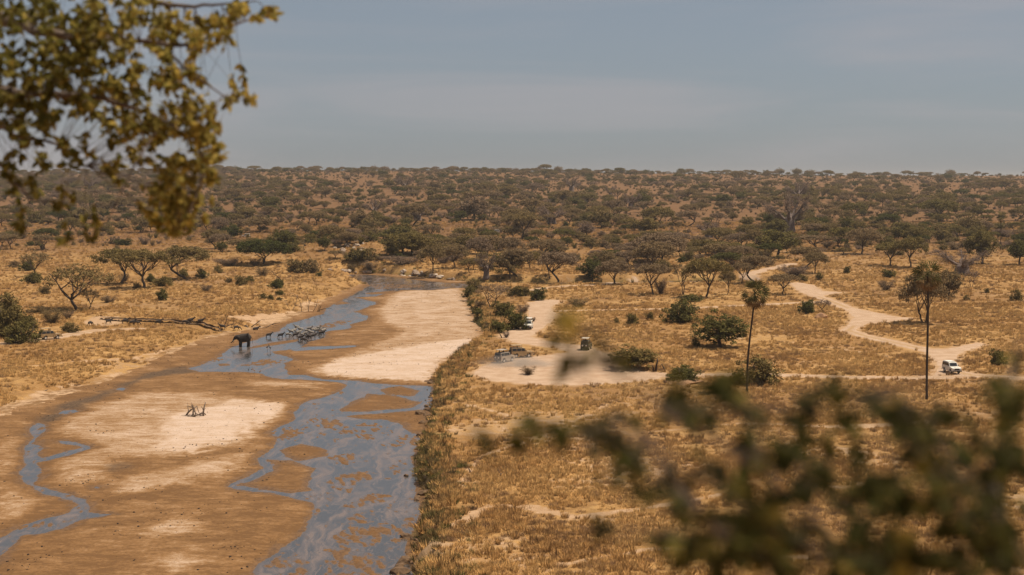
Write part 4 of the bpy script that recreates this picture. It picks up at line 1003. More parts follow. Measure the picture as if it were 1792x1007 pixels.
# tiny scrub between the trees
n = 9000; yy = np.sqrt(rs.uniform(620 ** 2, 2850 ** 2, n)); xx = rs.uniform(-.42, .42, n) * yy
pxx, pyy = project(xx, yy, height(xx, yy)); e = np.interp(pxx, EDGE_X, EDGE_Y)
k = (rs.random(n) < (0.12 + .88 * sstep(10, -15, pyy - e)) * np.clip(.75 + 1.2 * fbm(xx / 60, yy / 60, 131, 3), .1, 1)) & (bank_sd(xx, yy) > 6)
xx, yy = xx[k], yy[k]; s = rs.uniform(.25, .75, len(xx)); pick = rs.integers(0, 4, len(xx))
make_scatter("hillside_scrub", "low scattered scrub between the hillside trees", [joined_proto('bs', 0)[0], joined_proto('bs', 2)[0], joined_proto('tw', 0)[0], joined_proto('tw', 1)[0]],
             np.stack([xx, yy, height(xx, yy)], 1), np.stack([xx * 0, xx * 0, rs.uniform(0, 6.28, len(xx))], 1), np.stack([s, s, s * rs.uniform(.8, 1.2, len(xx))], 1), pick, np.clip(rs.normal(.35, .2, len(xx)), 0, 1))

# ------------------------------------------------------------------ dry grass
def proto_tuft(seed, nb, H, spread, lean, wid=.035):
    rng = np.random.default_rng(seed); n = nb
    r = spread * np.sqrt(rng.random(n)); a = rng.uniform(0, 6.28, n); S = np.stack([np.cos(a) * r, np.sin(a) * r, np.full(n, -.05)], 1)
    D = rng.normal(size=(n, 3)) * lean; D[:, 0] += np.cos(a) * lean; D[:, 1] += np.sin(a) * lean; D[:, 2] = 1
    V, F = sliver_cloud(S, D, rng.uniform(.55, 1.1, n) * H, wid, rng)
    return new_mesh("tuft", V, F, M_GRASS)
TUFT = [proto_tuft(1, 46, .75, .28, .28), proto_tuft(2, 60, .6, .42, .35), proto_tuft(3, 80, .5, .7, .4), proto_tuft(4, 34, .9, .2, .22), proto_tuft(5, 70, .38, .8, .6, .03), proto_tuft(6, 90, .55, .45, .5, .025)]
def grass_points(y0, y1, n):
    y = np.sqrt(rs.uniform(y0 ** 2, y1 ** 2, n)); x = rs.uniform(-.43, .43, n) * y; return x, y
X = []; Y = []
for y0, y1, n in ((122, 200, 46000), (200, 300, 44000), (300, 420, 40000), (420, 640, 36000), (640, 1000, 34000)):
    x, y = grass_points(y0, y1, n); X.append(x); Y.append(y)
X, Y = np.concatenate(X), np.concatenate(Y)
sd = bank_sd(X, Y); rd = all_roads(X, Y); br = bare_field(X, Y); L = leftness(X, Y)
clump = fbm(X / 3.5, Y / 3.5, 141, 3); area = fbm(X / 22, Y / 22, 145, 3)
pr = np.clip(.60 + 1.2 * clump + .7 * area, .05, 1) * np.clip(1.12 - br * 1.25, 0.02, 1)
cutd = np.interp(X, [c[0] for c in CUT], [c[1] for c in CUT]) - Y
cutm = (X > CUT[0][0]) & (X < CUT[3][0] + 8) & (cutd > .0) & (cutd < 5)
k = (rs.random(len(X)) < pr) & (rd > .3) & ~cutm & (sd > np.where(L > .5, (5 + 4 * vnoise(X / 6, Y / 6, 5)) * sstep(540, 440, Y) + 1.5, 0.6))
X, Y, sd, br, area, L = X[k], Y[k], sd[k], br[k], area[k], L[k]
far = sstep(250, 600, Y); s = rs.uniform(.55, 1.25, len(X)) * (1 + .55 * far + .6 * sstep(600, 950, Y))
hum = fbm(X / 14, Y / 14, 151, 3)
tn = np.clip(rs.normal(.20 + .6 * hum, .15) + .32 * sstep(560, 900, Y), 0, .66)
forb = rs.random(len(X)) < (.05 + .34 * sstep(0.0, .30, fbm(X / 7, Y / 9, 155, 3))); tn = np.where(forb, rs.uniform(.6, .8, len(X)), tn)
gf = (sd < 7) & (L < .5) & (rs.random(len(X)) < .6 * green_field(X, Y) + .12); tn = np.where(gf, rs.uniform(.86, 1, len(X)), tn); s = np.where(gf, s * 1.35, s)
pick = rs.integers(0, 5, len(X)); pick = np.where(forb, 5, pick)
make_scatter("dry_grass", "tall dry golden grass in tufts over the whole plain", TUFT, np.stack([X, Y, height(X, Y)], 1),
             np.stack([rs.normal(0, .1, len(X)), rs.normal(0, .1, len(X)), rs.uniform(0, 6.28, len(X))], 1), np.stack([s, s, s * rs.uniform(.7, 1.2, len(X))], 1), pick, tn)
# lush bank growth: reeds along the steep right bank
n = 9000; y = rs.uniform(118, 470, n); x = rs.uniform(-26, 16, n); sd = bank_sd(x, y)
k = (sd > -.3) & (sd < 4.5) & (leftness(x, y) < .5) & (rs.random(n) < .30 + .9 * np.clip(fbm(x / 8, y / 8, 161, 3) + .25, 0, 1)); x, y, sd = x[k], y[k], sd[k]
s = rs.uniform(.8, 1.9, len(x)); tn = np.where(rs.random(len(x)) < .25 + .45 * sstep(3, .4, sd) * (fbm(x / 7, y / 7, 165, 2) > -.12), rs.uniform(.84, 1, len(x)), np.clip(rs.normal(.3, .2, len(x)), 0, .7))
make_scatter("bank_reeds", "rank green and straw-coloured growth along the steep right bank", TUFT, np.stack([x, y, height(x, y)], 1), np.stack([rs.normal(0, .2, len(x)), rs.normal(-.0, .2, len(x)), rs.uniform(0, 6.28, len(x))], 1),
             np.stack([s, s, s], 1), rs.integers(0, 4, len(x)), tn)
# ------------------------------------------------------------------ palms
M_FROND = leaf_material("palm_frond_green", [(0, (0.085, 0.092, 0.03)), (1, (0.15, 0.13, 0.05))], .2, .2, False, 0)
M_FRONDDEAD = leaf_material("palm_frond_dry", [(0, (0.30, 0.20, 0.10)), (1, (0.17, 0.11, 0.06))], .2, .2, False, 0)
def frond_mesh(L, seed, droop, mat, nseg=11, span=1.9):
    """fan leaf: stalk along +X then a pleated fan of pointed segments"""
    rng = np.random.default_rng(seed); V = []; F = []
    def add(vs, f): b = len(V); V.extend(vs); F.append([b + i for i in f])
    st = L * .42; w = .05
    add([(0, -w, 0), (st, -w * .7, -droop * .15), (st, w * .7, -droop * .15), (0, w, 0)], (0, 1, 2, 3))
    for k in range(nseg):
        a = -span / 2 + span * k / (nseg - 1); a1, a2 = a - span / nseg * .48, a + span / nseg * .48; r1 = L * .34; r2 = L * .58 * rng.uniform(.85, 1.1)
        z0 = -droop * .15; zm = z0 + (.22 if k % 2 else -.16) * L / 2.6; ze = z0 - droop * rng.uniform(.3, .9)
        add([(st, 0, z0), (st + r1 * math.cos(a1), r1 * math.sin(a1), zm), (st + r2 * math.cos(a), r2 * math.sin(a), ze), (st + r1 * math.cos(a2), r1 * math.sin(a2), zm)], (0, 1, 2, 3))
    return new_mesh("frond", V, F, mat)
FR = [frond_mesh(2.6, i, .5 + .25 * i, M_FROND) for i in range(3)]; FD = [frond_mesh(2.3, 9 + i, 1.0, M_FRONDDEAD, 9, 1.3) for i in range(2)]
def palm(px, py, top_px, top_py, label, seed, nf=30, nd=26, size=1.05):
    rng = random.Random(seed); x, y, z = ground_at(px, py); k = y / FPX; Hh = (py - top_py) * k; dx = (top_px - px) * k
    t = thing("palm_tree", label, "palm", (x, y, z)); mb = MB(); pts = []; rad = []
    for i in range(15):
        u = i / 14; pts.append((dx * u ** 1.4 + .12 * math.sin(u * 5 + seed), .15 * math.sin(u * 3), -.4 + (Hh - 1.2 * size + .4) * u)); rad.append((.19 - .05 * u + (.08 if u < .05 else 0)) * size ** .5)
    mb.tube(pts, rad, 8); obj("trunk", mb.mesh("trunk", M_PALMBARK, True), t)
    tip = Vector(pts[-1])
    for i in range(nf):
        o = obj("frond", FR[i % 3], t); o.location = tip + Vector((0, 0, .1)); o.scale = (size,) * 3
        o.rotation_euler = (rng.uniform(-1.3, 1.3), -math.radians(rng.uniform(-48, 72)), 6.28 * i / nf + rng.uniform(-.2, .2))
    for i in range(nd):
        o = obj("frond", FD[i % 2], t); o.location = tip + Vector((0, 0, -.05 - rng.random() * .4)); o.scale = (size,) * 3; o["label"] = "dry hanging brown frond"
        o.rotation_euler = (rng.uniform(-1.3, 1.3), math.radians(rng.uniform(22, 84)), 6.28 * i / nd + rng.uniform(-.25, .25))
    return t
palm(1307, 688, 1318, 500, "tall fan palm standing in the grass between the bushes, middle right", 3)
palm(1623, 700, 1618, 463, "tallest fan palm near the white vehicle at the junction", 4, 22, 28, 1.15)
palm(1751, 440, 1750, 374, "far slim palm rising above the trees at the right", 5, 11, 6, 1.2)

# ------------------------------------------------------------------ animals: one skinned body each
def skin_mesh(name, joints, edges, mat, sub=2, root=0):
    me = bpy.data.meshes.new(name); me.from_pydata([j[:3] for j in joints], edges, []); me.update()
    o = bpy.data.objects.new(name, me); COL.objects.link(o)
    o.modifiers.new("skin", 'SKIN'); sv = me.skin_vertices[0].data
    for i, j in enumerate(joints): sv[i].radius = (j[3], j[4] if len(j) > 4 else j[3]); sv[i].use_root = (i == root)
    o.modifiers["skin"].use_smooth_shade = True
    s_ = o.modifiers.new("sub", 'SUBSURF'); s_.levels = sub; s_.render_levels = sub
    dg = bpy.context.evaluated_depsgraph_get(); out = bpy.data.meshes.new_from_object(o.evaluated_get(dg))
    bpy.data.objects.remove(o); bpy.data.meshes.remove(me)
    out.name = name; out.materials.clear(); out.materials.append(mat)
    out.polygons.foreach_set("use_smooth", np.ones(len(out.polygons), bool)); return out
def hide_material(name, a, b, scale=3):
    t = NT(name); n = t.noise(t.objco(), scale, 5, .65)
    return t.done(t.bsdf(t.mix(t.rng(n, .3, .7), a, b), .85, t.bump(n, .4, .04), 0, .25))
M_ELE = hide_material("elephant_hide", (0.030, 0.024, 0.021), (0.062, 0.050, 0.042)); M_GNU = hide_material("wildebeest_coat", (0.035, 0.028, 0.025), (0.075, 0.060, 0.052))
M_IVORY = flat_mat("ivory", (.62, .55, .42), .4); M_HORN = flat_mat("dark_horn", (.02, .018, .016), .5)
def stripes():
    t = NT("zebra_coat"); w = t.node('ShaderNodeTexWave', wave_type='BANDS', bands_direction='X'); t.l.new(t.objco(), w.inputs['Vector'])
    w.inputs['Scale'].default_value = 2.6; w.inputs['Distortion'].default_value = 3.0; w.inputs['Detail'].default_value = 2; w.inputs['Detail Scale'].default_value = 1.2
    return t.done(t.bsdf(t.mix(t.rng(w.outputs['Fac'], .34, .48), (.045, .038, .034), (.47, .41, .34)), .8, None, 0, .2))
M_ZEB = stripes()
def paddle(pts, thick, mat, name):
    """flat organ (an ear) from an outline, with thickness"""
    bm = bmesh.new(); vs = [bm.verts.new(p) for p in pts]; bm.faces.new(vs); r = bmesh.ops.extrude_face_region(bm, geom=bm.faces[:])
    bmesh.ops.translate(bm, verts=[v for v in r['geom'] if isinstance(v, bmesh.types.BMVert)], vec=(0, thick, 0)); mb = MB(); mb.bm(bm); return mb.mesh(name, mat, True)
def elephant(loc, rz):
    t = thing("elephant", "grey elephant standing in the shallow water, trunk stretched toward the bank", "elephant", loc, rz)
    J = [(0, 0, 1.88, .90, 1.06), (-.75, 0, 1.98, .84, .98), (-1.3, 0, 1.80, .52, .66), (.75, 0, 1.92, .82, .98), (1.2, 0, 2.12, .58, .70), (1.65, 0, 2.22, .54, .60), (1.98, 0, 2.05, .42, .44), (2.2, 0, 1.72, .24), (2.42, 0, 1.38, .15), (2.68, 0, 1.08, .11), (2.95, 0, .98, .08),
         (-.95, .36, 1.3, .36), (-1.02, .36, .75, .24), (-.95, .36, .15, .24), (-.95, .36, -.12, .26), (-.85, -.36, 1.3, .36), (-.72, -.36, .75, .24), (-.66, -.36, .15, .24), (-.66, -.36, -.12, .26),
         (.85, .36, 1.3, .32), (.98, .36, .75, .22), (.98, .36, .15, .22), (.98, .36, -.12, .25), (.80, -.36, 1.3, .32), (.72, -.36, .75, .22), (.78, -.36, .15, .22), (.78, -.36, -.12, .25)]
    E = [(0, 1), (1, 2), (0, 3), (3, 4), (4, 5), (5, 6), (6, 7), (7, 8), (8, 9), (9, 10), (1, 11), (11, 12), (12, 13), (13, 14), (1, 15), (15, 16), (16, 17), (17, 18), (3, 19), (19, 20), (20, 21), (21, 22), (3, 23), (23, 24), (24, 25), (25, 26)]
    obj("body", skin_mesh("body", J, E, M_ELE), t)
    for s in (-1, 1):
        ear = paddle([(1.55, s * .50, 2.62), (1.15, s * .66, 2.66), (.82, s * .72, 2.35), (.86, s * .72, 1.9), (1.12, s * .66, 1.48), (1.38, s * .58, 1.55), (1.58, s * .50, 2.0)], s * .05, M_ELE, "ear"); obj("ear", ear, t)
        mb = MB(); mb.tube([(2.0, s * .2, 1.75), (2.25, s * .27, 1.5), (2.5, s * .28, 1.45)], [.055, .045, .015], 6); obj("tusk", mb.mesh("tusk", M_IVORY, True), t)
    mb = MB(); mb.tube([(-1.5, 0, 2.15), (-1.68, .02, 1.6), (-1.66, .04, 1.0), (-1.64, .05, .75)], [.07, .04, .03, .06], 6); obj("tail", mb.mesh("tail", M_ELE, True), t)
    return t
def at_water(px, py, dz=0.0):
    x, y = on_level(px, py, ZW); return (x, y, ZW + dz)
e_ = elephant(at_water(428, 607, -.06), math.pi + .12); e_.scale = (1.1, 1.1, 1.06)
def grazer_body(name, mat, graze, walk, s=1.0, neck=1.0):
    a = .16 * walk
    head = [(.98, 0, .78, .13, .15), (1.22, 0, .42, .12, .12), (1.40, 0, .18, .075)] if graze else [(.95, 0, 1.30 + .12 * neck, .13, .17), (1.18, 0, 1.42 + .2 * neck, .12, .12), (1.48, 0, 1.22 + .2 * neck, .075)]
    J = [(0, 0, .98, .29, .33), (-.5, 0, 1.0, .27, .30), (-.72, 0, .98, .17, .2), (.52, 0, 1.06, .25, .34)] + head + \
        [(-.55, .15, .66, .12), (-.66 + a, .15, .40, .062), (-.60 + a, .15, .02, .055), (-.55, -.15, .66, .12), (-.66 - a, -.15, .40, .062), (-.60 - a, -.15, .02, .055),
         (.50, .14, .62, .10), (.52 - a, .14, .36, .055), (.50 - a, .14, .02, .05), (.50, -.14, .62, .10), (.52 + a, -.14, .36, .055), (.50 + a, -.14, .02, .05)]
    E = [(0, 1), (1, 2), (0, 3), (3, 4), (4, 5), (5, 6), (1, 7), (7, 8), (8, 9), (1, 10), (10, 11), (11, 12), (3, 13), (13, 14), (14, 15), (3, 16), (16, 17), (17, 18)]
    return skin_mesh(name, J, E, mat, 1)
GNU = [grazer_body("body", M_GNU, g, w) for g, w in ((0, 1), (1, -1), (0, -.6))]; ZEB = [grazer_body("body", M_ZEB, g, w, neck=1.4) for g, w in ((0, .8), (0, -1), (1, .5))]
def horn_mesh():
    mb = MB()
    for s in (-1, 1): mb.tube([(1.2, s * .05, 1.7), (1.2, s * .28, 1.66), (1.18, s * .36, 1.82), (1.16, s * .27, 1.98)], [.05, .045, .03, .01], 5)
    return mb.mesh("horns", M_HORN, True)
def mane_mesh(mat, z0, hz):
    mb = MB(); mb.tube([(.45, 0, 1.32), (.75, 0, 1.42 + z0 * .5), (1.02, 0, 1.56 + z0)], [hz, hz * 1.1, hz * .6], 5); return mb.mesh("mane", mat, True)
def tail_mesh():
    mb = MB(); mb.tube([(-.86, 0, 1.05), (-.98, 0, .75), (-.98, .02, .45)], [.03, .025, .045], 5); return mb.mesh("tail", M_HORN, True)
HORN, MANEZ, MANEG, TAIL = horn_mesh(), mane_mesh(M_HORN, .2, .05), mane_mesh(M_HORN, .02, .06), tail_mesh()
def beast(kind, px, py, heading, label, group, v=0, water=True, s=1.0):
    loc = at_water(px, py, -.12) if water else ground_at(px, py)
    t = thing("wildebeest" if kind == 'g' else "zebra", label, "wildebeest" if kind == 'g' else "zebra", loc, heading, group); t.scale = (s,) * 3
    b = (GNU if kind == 'g' else ZEB)[v % 3]; obj("body", b, t); obj("tail", TAIL, t)
    up = not ((kind == 'g' and v % 3 == 1) or (kind == 'z' and v % 3 == 2))
    if up:
        obj("mane", MANEG if kind == 'g' else MANEZ, t)
        if kind == 'g': obj("horns", HORN, t)
    return t
Z, R_ = math.pi, 0.0
HS = .88; HG = "zebras and wildebeest crossing the shallows"
for kind, px, py, hd, v, lab in [
    ('g', 491, 593, .1, 0, "lone wildebeest wading first behind the elephant"), ('g', 470, 589, .1, 2, "wildebeest stepping off the bank right of the elephant"),
    ('z', 504, 588, .2, 2, "zebra at the left end of the herd, head lowered"), ('z', 510, 585, 2.9, 0, "zebra facing left at the back left of the herd"), ('g', 517, 592, .3, 0, "dark wildebeest in front at the herd's left"),
    ('z', 523, 586, .2, 1, "zebra just behind the dark front wildebeest"), ('z', 527, 582, 3.0, 0, "zebra at the back of the herd, left of centre"), ('g', 530, 597, .4, 1, "wildebeest lowest in the water, drinking before the herd"),
    ('z', 533, 586, .1, 0, "zebra in the middle of the herd facing right"), ('z', 537, 581, .3, 2, "zebra at the back centre with lowered head"), ('g', 541, 592, 2.8, 0, "dark wildebeest facing left at the front centre"),
    ('z', 545, 586, 3.1, 1, "pale zebra right of the herd's centre facing left"), ('z', 549, 582, .2, 0, "zebra behind at the herd's right half"), ('g', 538, 594, .8, 2, "wildebeest turned half toward us at the front"),
    ('z', 554, 584, .2, 1, "zebra third from the herd's right end"), ('z', 560, 582, .1, 0, "zebra second from the herd's right end"), ('z', 566, 581, .3, 1, "zebra at the right end of the herd, head high"), ('g', 563, 585, .2, 0, "wildebeest close below the herd's rightmost zebras"),
    ('z', 514, 582, .2, 1, "zebra farthest back at the herd's left"), ('z', 520, 579, 3.0, 0, "zebra behind the herd near the far shore, left one"), ('z', 541, 578, .2, 1, "zebra behind the herd near the far shore, middle one"), ('z', 556, 578, .1, 0, "zebra behind the herd near the far shore, right one"),
    ('g', 526, 593, .2, 2, "wildebeest knee-deep between the front animals"), ('g', 548, 590, .3, 0, "dark wildebeest at the front right of the herd"), ('z', 530, 590, 2.8, 1, "zebra among the front wildebeest"),
]: beast(kind, px, py + 2.2 * math.sin(px * 1.7), hd + .35 * math.sin(px * 2.9), lab, HG, v, True, HS)
WG = "wildebeest walking along the left bank"
for px, py, hd, v, lab in [
    (390, 578, Z, 0, "wildebeest on the pale sand under the fallen tree"), (414, 579, .1, 1, "wildebeest second on the pale sand, above the elephant's head"), (447, 582, .1, 2, "wildebeest on the sand above the elephant's back"),
    (351, 569, .0, 0, "wildebeest walking below the right end of the dark eroded bank"), (333, 568, .1, 2, "wildebeest second from the right below the eroded bank"), (324, 569, 0, 1, "pale-backed wildebeest third from the right below the eroded bank"),
    (277, 569, .1, 0, "wildebeest in the middle below the eroded bank"), (238, 570, .05, 1, "wildebeest, right of a close pair below the eroded bank"), (231, 570, .0, 2, "wildebeest, left of a close pair below the eroded bank"),
    (190, 568, .4, 0, "wildebeest walking on the bare earth patch"), (219, 567, .2, 2, "wildebeest by the small shrub below the eroded bank"), (158, 571, 1.2, 1, "small wildebeest grazing left of the bare earth patch")]:
    beast('g', px, py, hd, lab, WG, v, False)
M_BIRDD = flat_mat("dark_plumage", (.05, .048, .05), .7); M_BIRDB = flat_mat("brown_plumage", (.30, .17, .09), .7)
M_BIRDP = flat_mat("bird_leg", (.35, .22, .15), .6)
def bird(px, py, hd, h, mat, name, label, cat, sit=False):
    t = thing(name, label, cat, at_water(px, py, .02), hd); k = h
    J = [(0, 0, .62, .13, .15), (-.24, 0, .55, .07), (.14, 0, .74, .09), (.22, 0, .92, .045), (.22, 0, 1.04, .06), (.30, 0, 1.02, .035), (.48, 0, .93, .012)]
    if sit: J = [(a, b, c - .35, *r) for a, b, c, *r in J]
    obj("body", skin_mesh("body", J, [(0, 1), (0, 2), (2, 3), (3, 4), (4, 5), (5, 6)], mat, 1), t)
    if not sit:
        for s in (-1, 1): mb = MB(); mb.tube([(0, s * .06, .5), (.03, s * .06, .25), (0, s * .06, -.08)], [.022, .016, .016], 5); obj("leg", mb.mesh("leg", M_BIRDP, True), t)
    t.scale = (k,) * 3
bird(468, 614, .6, 1.3, M_BIRDD, "stork", "dark stork wading, left of two below the elephant", "stork"); bird(473, 615, 2.4, 1.25, M_BIRDD, "stork", "dark stork wading, right of two below the elephant", "stork")
bird(435, 652, 1.2, .85, M_BIRDD, "goose", "dark upright goose at the sand tip, leftmost of four", "goose"); bird(441, 651, .3, .8, M_BIRDB, "goose", "brown goose on the sand tip with raised head", "goose")
bird(445, 651, 3.0, .85, M_BIRDB, "goose", "brown goose resting low beside the raised-head goose", "goose", True); bird(455, 653, .2, .85, M_BIRDB, "goose", "brown goose resting at the sand tip's right end", "goose", True)

# ------------------------------------------------------------------ safari vehicles
M_GLASS = (lambda t: t.done(t.bsdf((.02, .022, .024), .08, None, 0, .6)))(NT("dark_glass")); M_TYRE = flat_mat("tyre_rubber", (.022, .020, .019), .85); M_RIM = flat_mat("wheel_cover", (.66, .61, .54), .5, .0)
M_TRIM = flat_mat("black_trim", (.02, .018, .017), .6); M_LAMP = flat_mat("headlight_glass", (.7, .68, .62), .15, .3); M_TAIL = flat_mat("tail_light_red", (.4, .02, .015), .3)
def paint(name, c): return flat_mat(name, c, .45, 0, .15, 1.5)
def lathe_x(profile, y0, n=18):
    V = []; F = []
    for x, r in profile:
        for k in range(n): a = 2 * math.pi * k / n; V.append((r * math.cos(a), x, r * math.sin(a)))
    for i in range(len(profile) - 1):
        for k in range(n): F.append((i * n + k, i * n + (k + 1) % n, (i + 1) * n + (k + 1) % n, (i + 1) * n + k))
    F.append(tuple(range(n))); F.append(tuple((len(profile) - 1) * n + k for k in range(n - 1, -1, -1)))
    return V, F
def tyre_mesh(r, w):
    V, F = lathe_x([(-w / 2, r * .62), (-w / 2, r * .93), (-w * .36, r), (w * .36, r), (w / 2, r * .93), (w / 2, r * .62)], 0); return new_mesh("tyre", V, F, M_TYRE, False)
def rim_mesh(r, w, mat):
    V, F = lathe_x([(-w * .53, r * .25), (-w * .5, r * .61), (w * .5, r * .61), (w * .53, r * .25)], 0); return new_mesh("rim", V, F, mat, False)
TYRE, RIM = tyre_mesh(.39, .25), rim_mesh(.39, .25, M_RIM); COVER = rim_mesh(.56, .24, M_RIM)
def person(loc, rz, shirt, label, h=1.72):
    t = thing("person", label, "person", loc, rz); s = h / 1.75
    J = [(0, 0, .95, .15, .12), (0, 0, 1.2, .16, .11), (0, 0, 1.42, .15, .10), (0, 0, 1.53, .06), (0, 0, 1.66, .095, .11), (.0, .0, 1.74, .08),
         (.10, 0, .88, .09), (.11, 0, .48, .065), (.11, 0, .06, .05), (.11, .12, .03, .04), (-.10, 0, .88, .09), (-.11, 0, .48, .065), (-.11, 0, .06, .05), (-.11, .12, .03, .04),
         (.22, 0, 1.40, .06), (.28, .05, 1.14, .045), (.24, .26, 1.05, .035), (.22, .34, 1.06, .03), (-.22, 0, 1.40, .06), (-.28, .05, 1.14, .045), (-.24, .26, 1.05, .035), (-.22, .34, 1.06, .03)]
    E = [(0, 1), (1, 2), (2, 3), (3, 4), (4, 5), (0, 6), (6, 7), (7, 8), (8, 9), (0, 10), (10, 11), (11, 12), (12, 13), (2, 14), (14, 15), (15, 16), (16, 17), (2, 18), (18, 19), (19, 20), (20, 21)]
    me = skin_mesh("body", J, E, M_SKIN, 1); me.materials.append(shirt); me.materials.append(M_HAIR)
    for p in me.polygons:
        z = p.center.z; p.material_index = 2 if (z > 1.69 or (z > 1.60 and p.center.y < -.02)) else 1 if (z < 1.50 and abs(p.center.x) < .27 and z > .1) else 0
    obj("body", me, t); t.scale = (s,) * 3; return t
M_SKIN = flat_mat("skin", (.20, .11, .07), .6); M_HAIR = flat_mat("dark_hair", (.02, .015, .012), .8); M_SHIRT = flat_mat("dark_shirt", (.045, .042, .045), .85); M_SHIRT2 = flat_mat("khaki_shirt", (.25, .19, .11), .85)
VAR = {}
def vehicle(px, py, heading, label, body_c, low_c=None, popped=True, spares=True, covers=True, people=(), group="safari vehicles"):
    """long-wheelbase safari 4x4, nose along +Y before turning"""
    x, y, z = ground_at(px, py); t = thing("safari_vehicle", label, "vehicle", (x, y, z + .03), heading, group)
    mb_ = paint("vehicle_paint", body_c); ml = paint("vehicle_lower_paint", low_c) if low_c else mb_
    def part(nm, build, mat, par=t, sm=False): m_ = MB(); build(m_); return obj(nm, m_.mesh(nm, mat, sm), par)
    def hull(m_):      # lower body: sills, wings and bonnet from one side profile, arches left open
        prof = [(-2.35, .50), (-1.86, .50), (-1.78, .86), (-1.55, .98), (-1.15, .98), (-.92, .86), (-.84, .48), (.88, .48), (.96, .86), (1.19, .98), (1.59, .98), (1.82, .86), (1.90, .52), (2.38, .52), (2.42, .72), (2.40, 1.12), (2.20, 1.20), (.95, 1.30), (.90, 1.32), (-2.35, 1.32)]
        bm = bmesh.new(); L_ = [bm.verts.new((-.88, a, b)) for a, b in prof]; R2 = [bm.verts.new((.88, a, b)) for a, b in prof]; n_ = len(prof)
        bm.faces.new(L_); bm.faces.new(R2[::-1])
        for i in range(n_): bm.faces.new((L_[i], R2[i], R2[(i + 1) % n_], L_[(i + 1) % n_]))
        bmesh.ops.recalc_face_normals(bm, faces=bm.faces[:]); bmesh.ops.triangulate(bm, faces=[f for f in bm.faces if len(f.verts) > 4]); m_.bm(bm)
    part("lower_body", hull, ml)
    def cabin(m_):
        bm = bmesh.new(); q = [(-.86, -2.34, 1.322), (.86, -2.34, 1.322), (.86, .98, 1.322), (-.86, .98, 1.322), (-.78, -2.26, 2.02), (.78, -2.26, 2.02), (.78, .50, 2.02), (-.78, .50, 2.02)]
        v = [bm.verts.new(p) for p in q]
        for f in ((3, 2, 1, 0), (4, 5, 6, 7), (0, 1, 5, 4), (1, 2, 6, 5), (2, 3, 7, 6), (3, 0, 4, 7)): bm.faces.new([v[i] for i in f])
        bmesh.ops.bevel(bm, geom=bm.edges[:], offset=.05, segments=2, affect='EDGES'); m_.bm(bm)
    part("cabin", cabin, mb_)
    def slab(m_, c): # a thin plate from four corners pushed outwards 1.2 cm
        a = [Vector(p) for p in c]; n_ = (a[1] - a[0]).cross(a[3] - a[0]).normalized() * .022; m_.add([p - n_ for p in a] + [p + n_ for p in a], [(3, 2, 1, 0), (4, 5, 6, 7), (0, 1, 5, 4), (1, 2, 6, 5), (2, 3, 7, 6), (3, 0, 4, 7)])
    part("windscreen", lambda m_: slab(m_, [(-.72, .93, 1.40), (.72, .93, 1.40), (.68, .56, 1.94), (-.68, .56, 1.94)]), M_GLASS)
    for s in (-1, 1):
        for a, b in ((-2.16, -1.24), (-1.14, -.30), (-.20, .62)):
            zt = 1.94; b2 = b - (.24 if b > .5 else 0); c = [(s * .855, a, 1.42), (s * .855, b, 1.42), (s * .795, b2, zt), (s * .795, a, zt)]
            part("side_window", lambda m_: slab(m_, c if s > 0 else c[::-1]), M_GLASS)
        part("mirror", lambda m_: m_.box((s * 1.0 - .08, .72, 1.40), (s * 1.0 + .08, .80, 1.62), .02), M_TRIM)
        part("headlight", lambda m_: m_.tube([(s * .62, 2.36, .95), (s * .62, 2.44, .95)], [.13, .11], 12), M_LAMP)
        part("tail_light", lambda m_: m_.box((s * .76 - .06, -2.39, .86), (s * .76 + .06, -2.34, 1.14), .01), M_TAIL)
    part("rear_window", lambda m_: slab(m_, [(.70, -2.335, 1.44), (-.70, -2.335, 1.44), (-.66, -2.285, 1.92), (.66, -2.285, 1.92)]), M_GLASS)
    part("grille", lambda m_: m_.box((-.46, 2.38, .78), (.46, 2.435, 1.08), .015), M_TRIM)
    part("bumper", lambda m_: m_.box((-.92, 2.36, .50), (.92, 2.60, .70), .05), M_TRIM)
    part("rear_bumper", lambda m_: m_.box((-.88, -2.52, .46), (.88, -2.36, .62), .03), M_TRIM)
    part("bonnet_bulge", lambda m_: m_.box((-.5, 1.1, 1.2), (.5, 2.1, 1.285), .05), mb_)
    for sx in (-1, 1):
        for yy_ in (-1.35, 1.39):
            w_ = obj("wheel", TYRE, t); w_.location = (sx * .78, yy_, .39); w_.rotation_euler = (0, 0, math.pi / 2); obj("rim", RIM, w_)
    if spares:
        for sx in (-1, 1):
            w_ = obj("spare_wheel", TYRE, t); w_.location = (sx * .40, -2.49, 1.10); obj("rim", COVER if covers else RIM, w_); w_["label"] = "round spare wheel on the back door"
    zr = 2.52 if popped else 2.06
    part("raised_roof" if popped else "roof_panel", lambda m_: m_.box((-.74, -2.1, zr), (.74, .05, zr + .10), .04), mb_ if not low_c else M_ROOF)
    if popped:
        for sx in (-1, 1):
            for yy_ in (-1.95, -.1): part("roof_post", lambda m_: m_.tube([(sx * .66, yy_, 1.98), (sx * .66, yy_, 2.56)], .025, 6), M_TRIM)
        part("hatch_rim", lambda m_: [m_.box((-.70, a, 2.0), (.70, a + .06, 2.09), .01) for a in (-2.1, -.02)], M_TRIM)
    for i, (ox, oy, sh, lab) in enumerate(people):
        c, s_ = math.cos(heading), math.sin(heading)
        person((x + c * ox - s_ * oy, y + s_ * ox + c * oy, z + .83), heading, sh, lab)
    return t
M_ROOF = paint("cream_roof", (.62, .54, .42))
SANDY, OLIVE, WHITE_, BROWN_ = (.42, .29, .15), (.10, .09, .055), (.72, .68, .60), (.30, .20, .12)
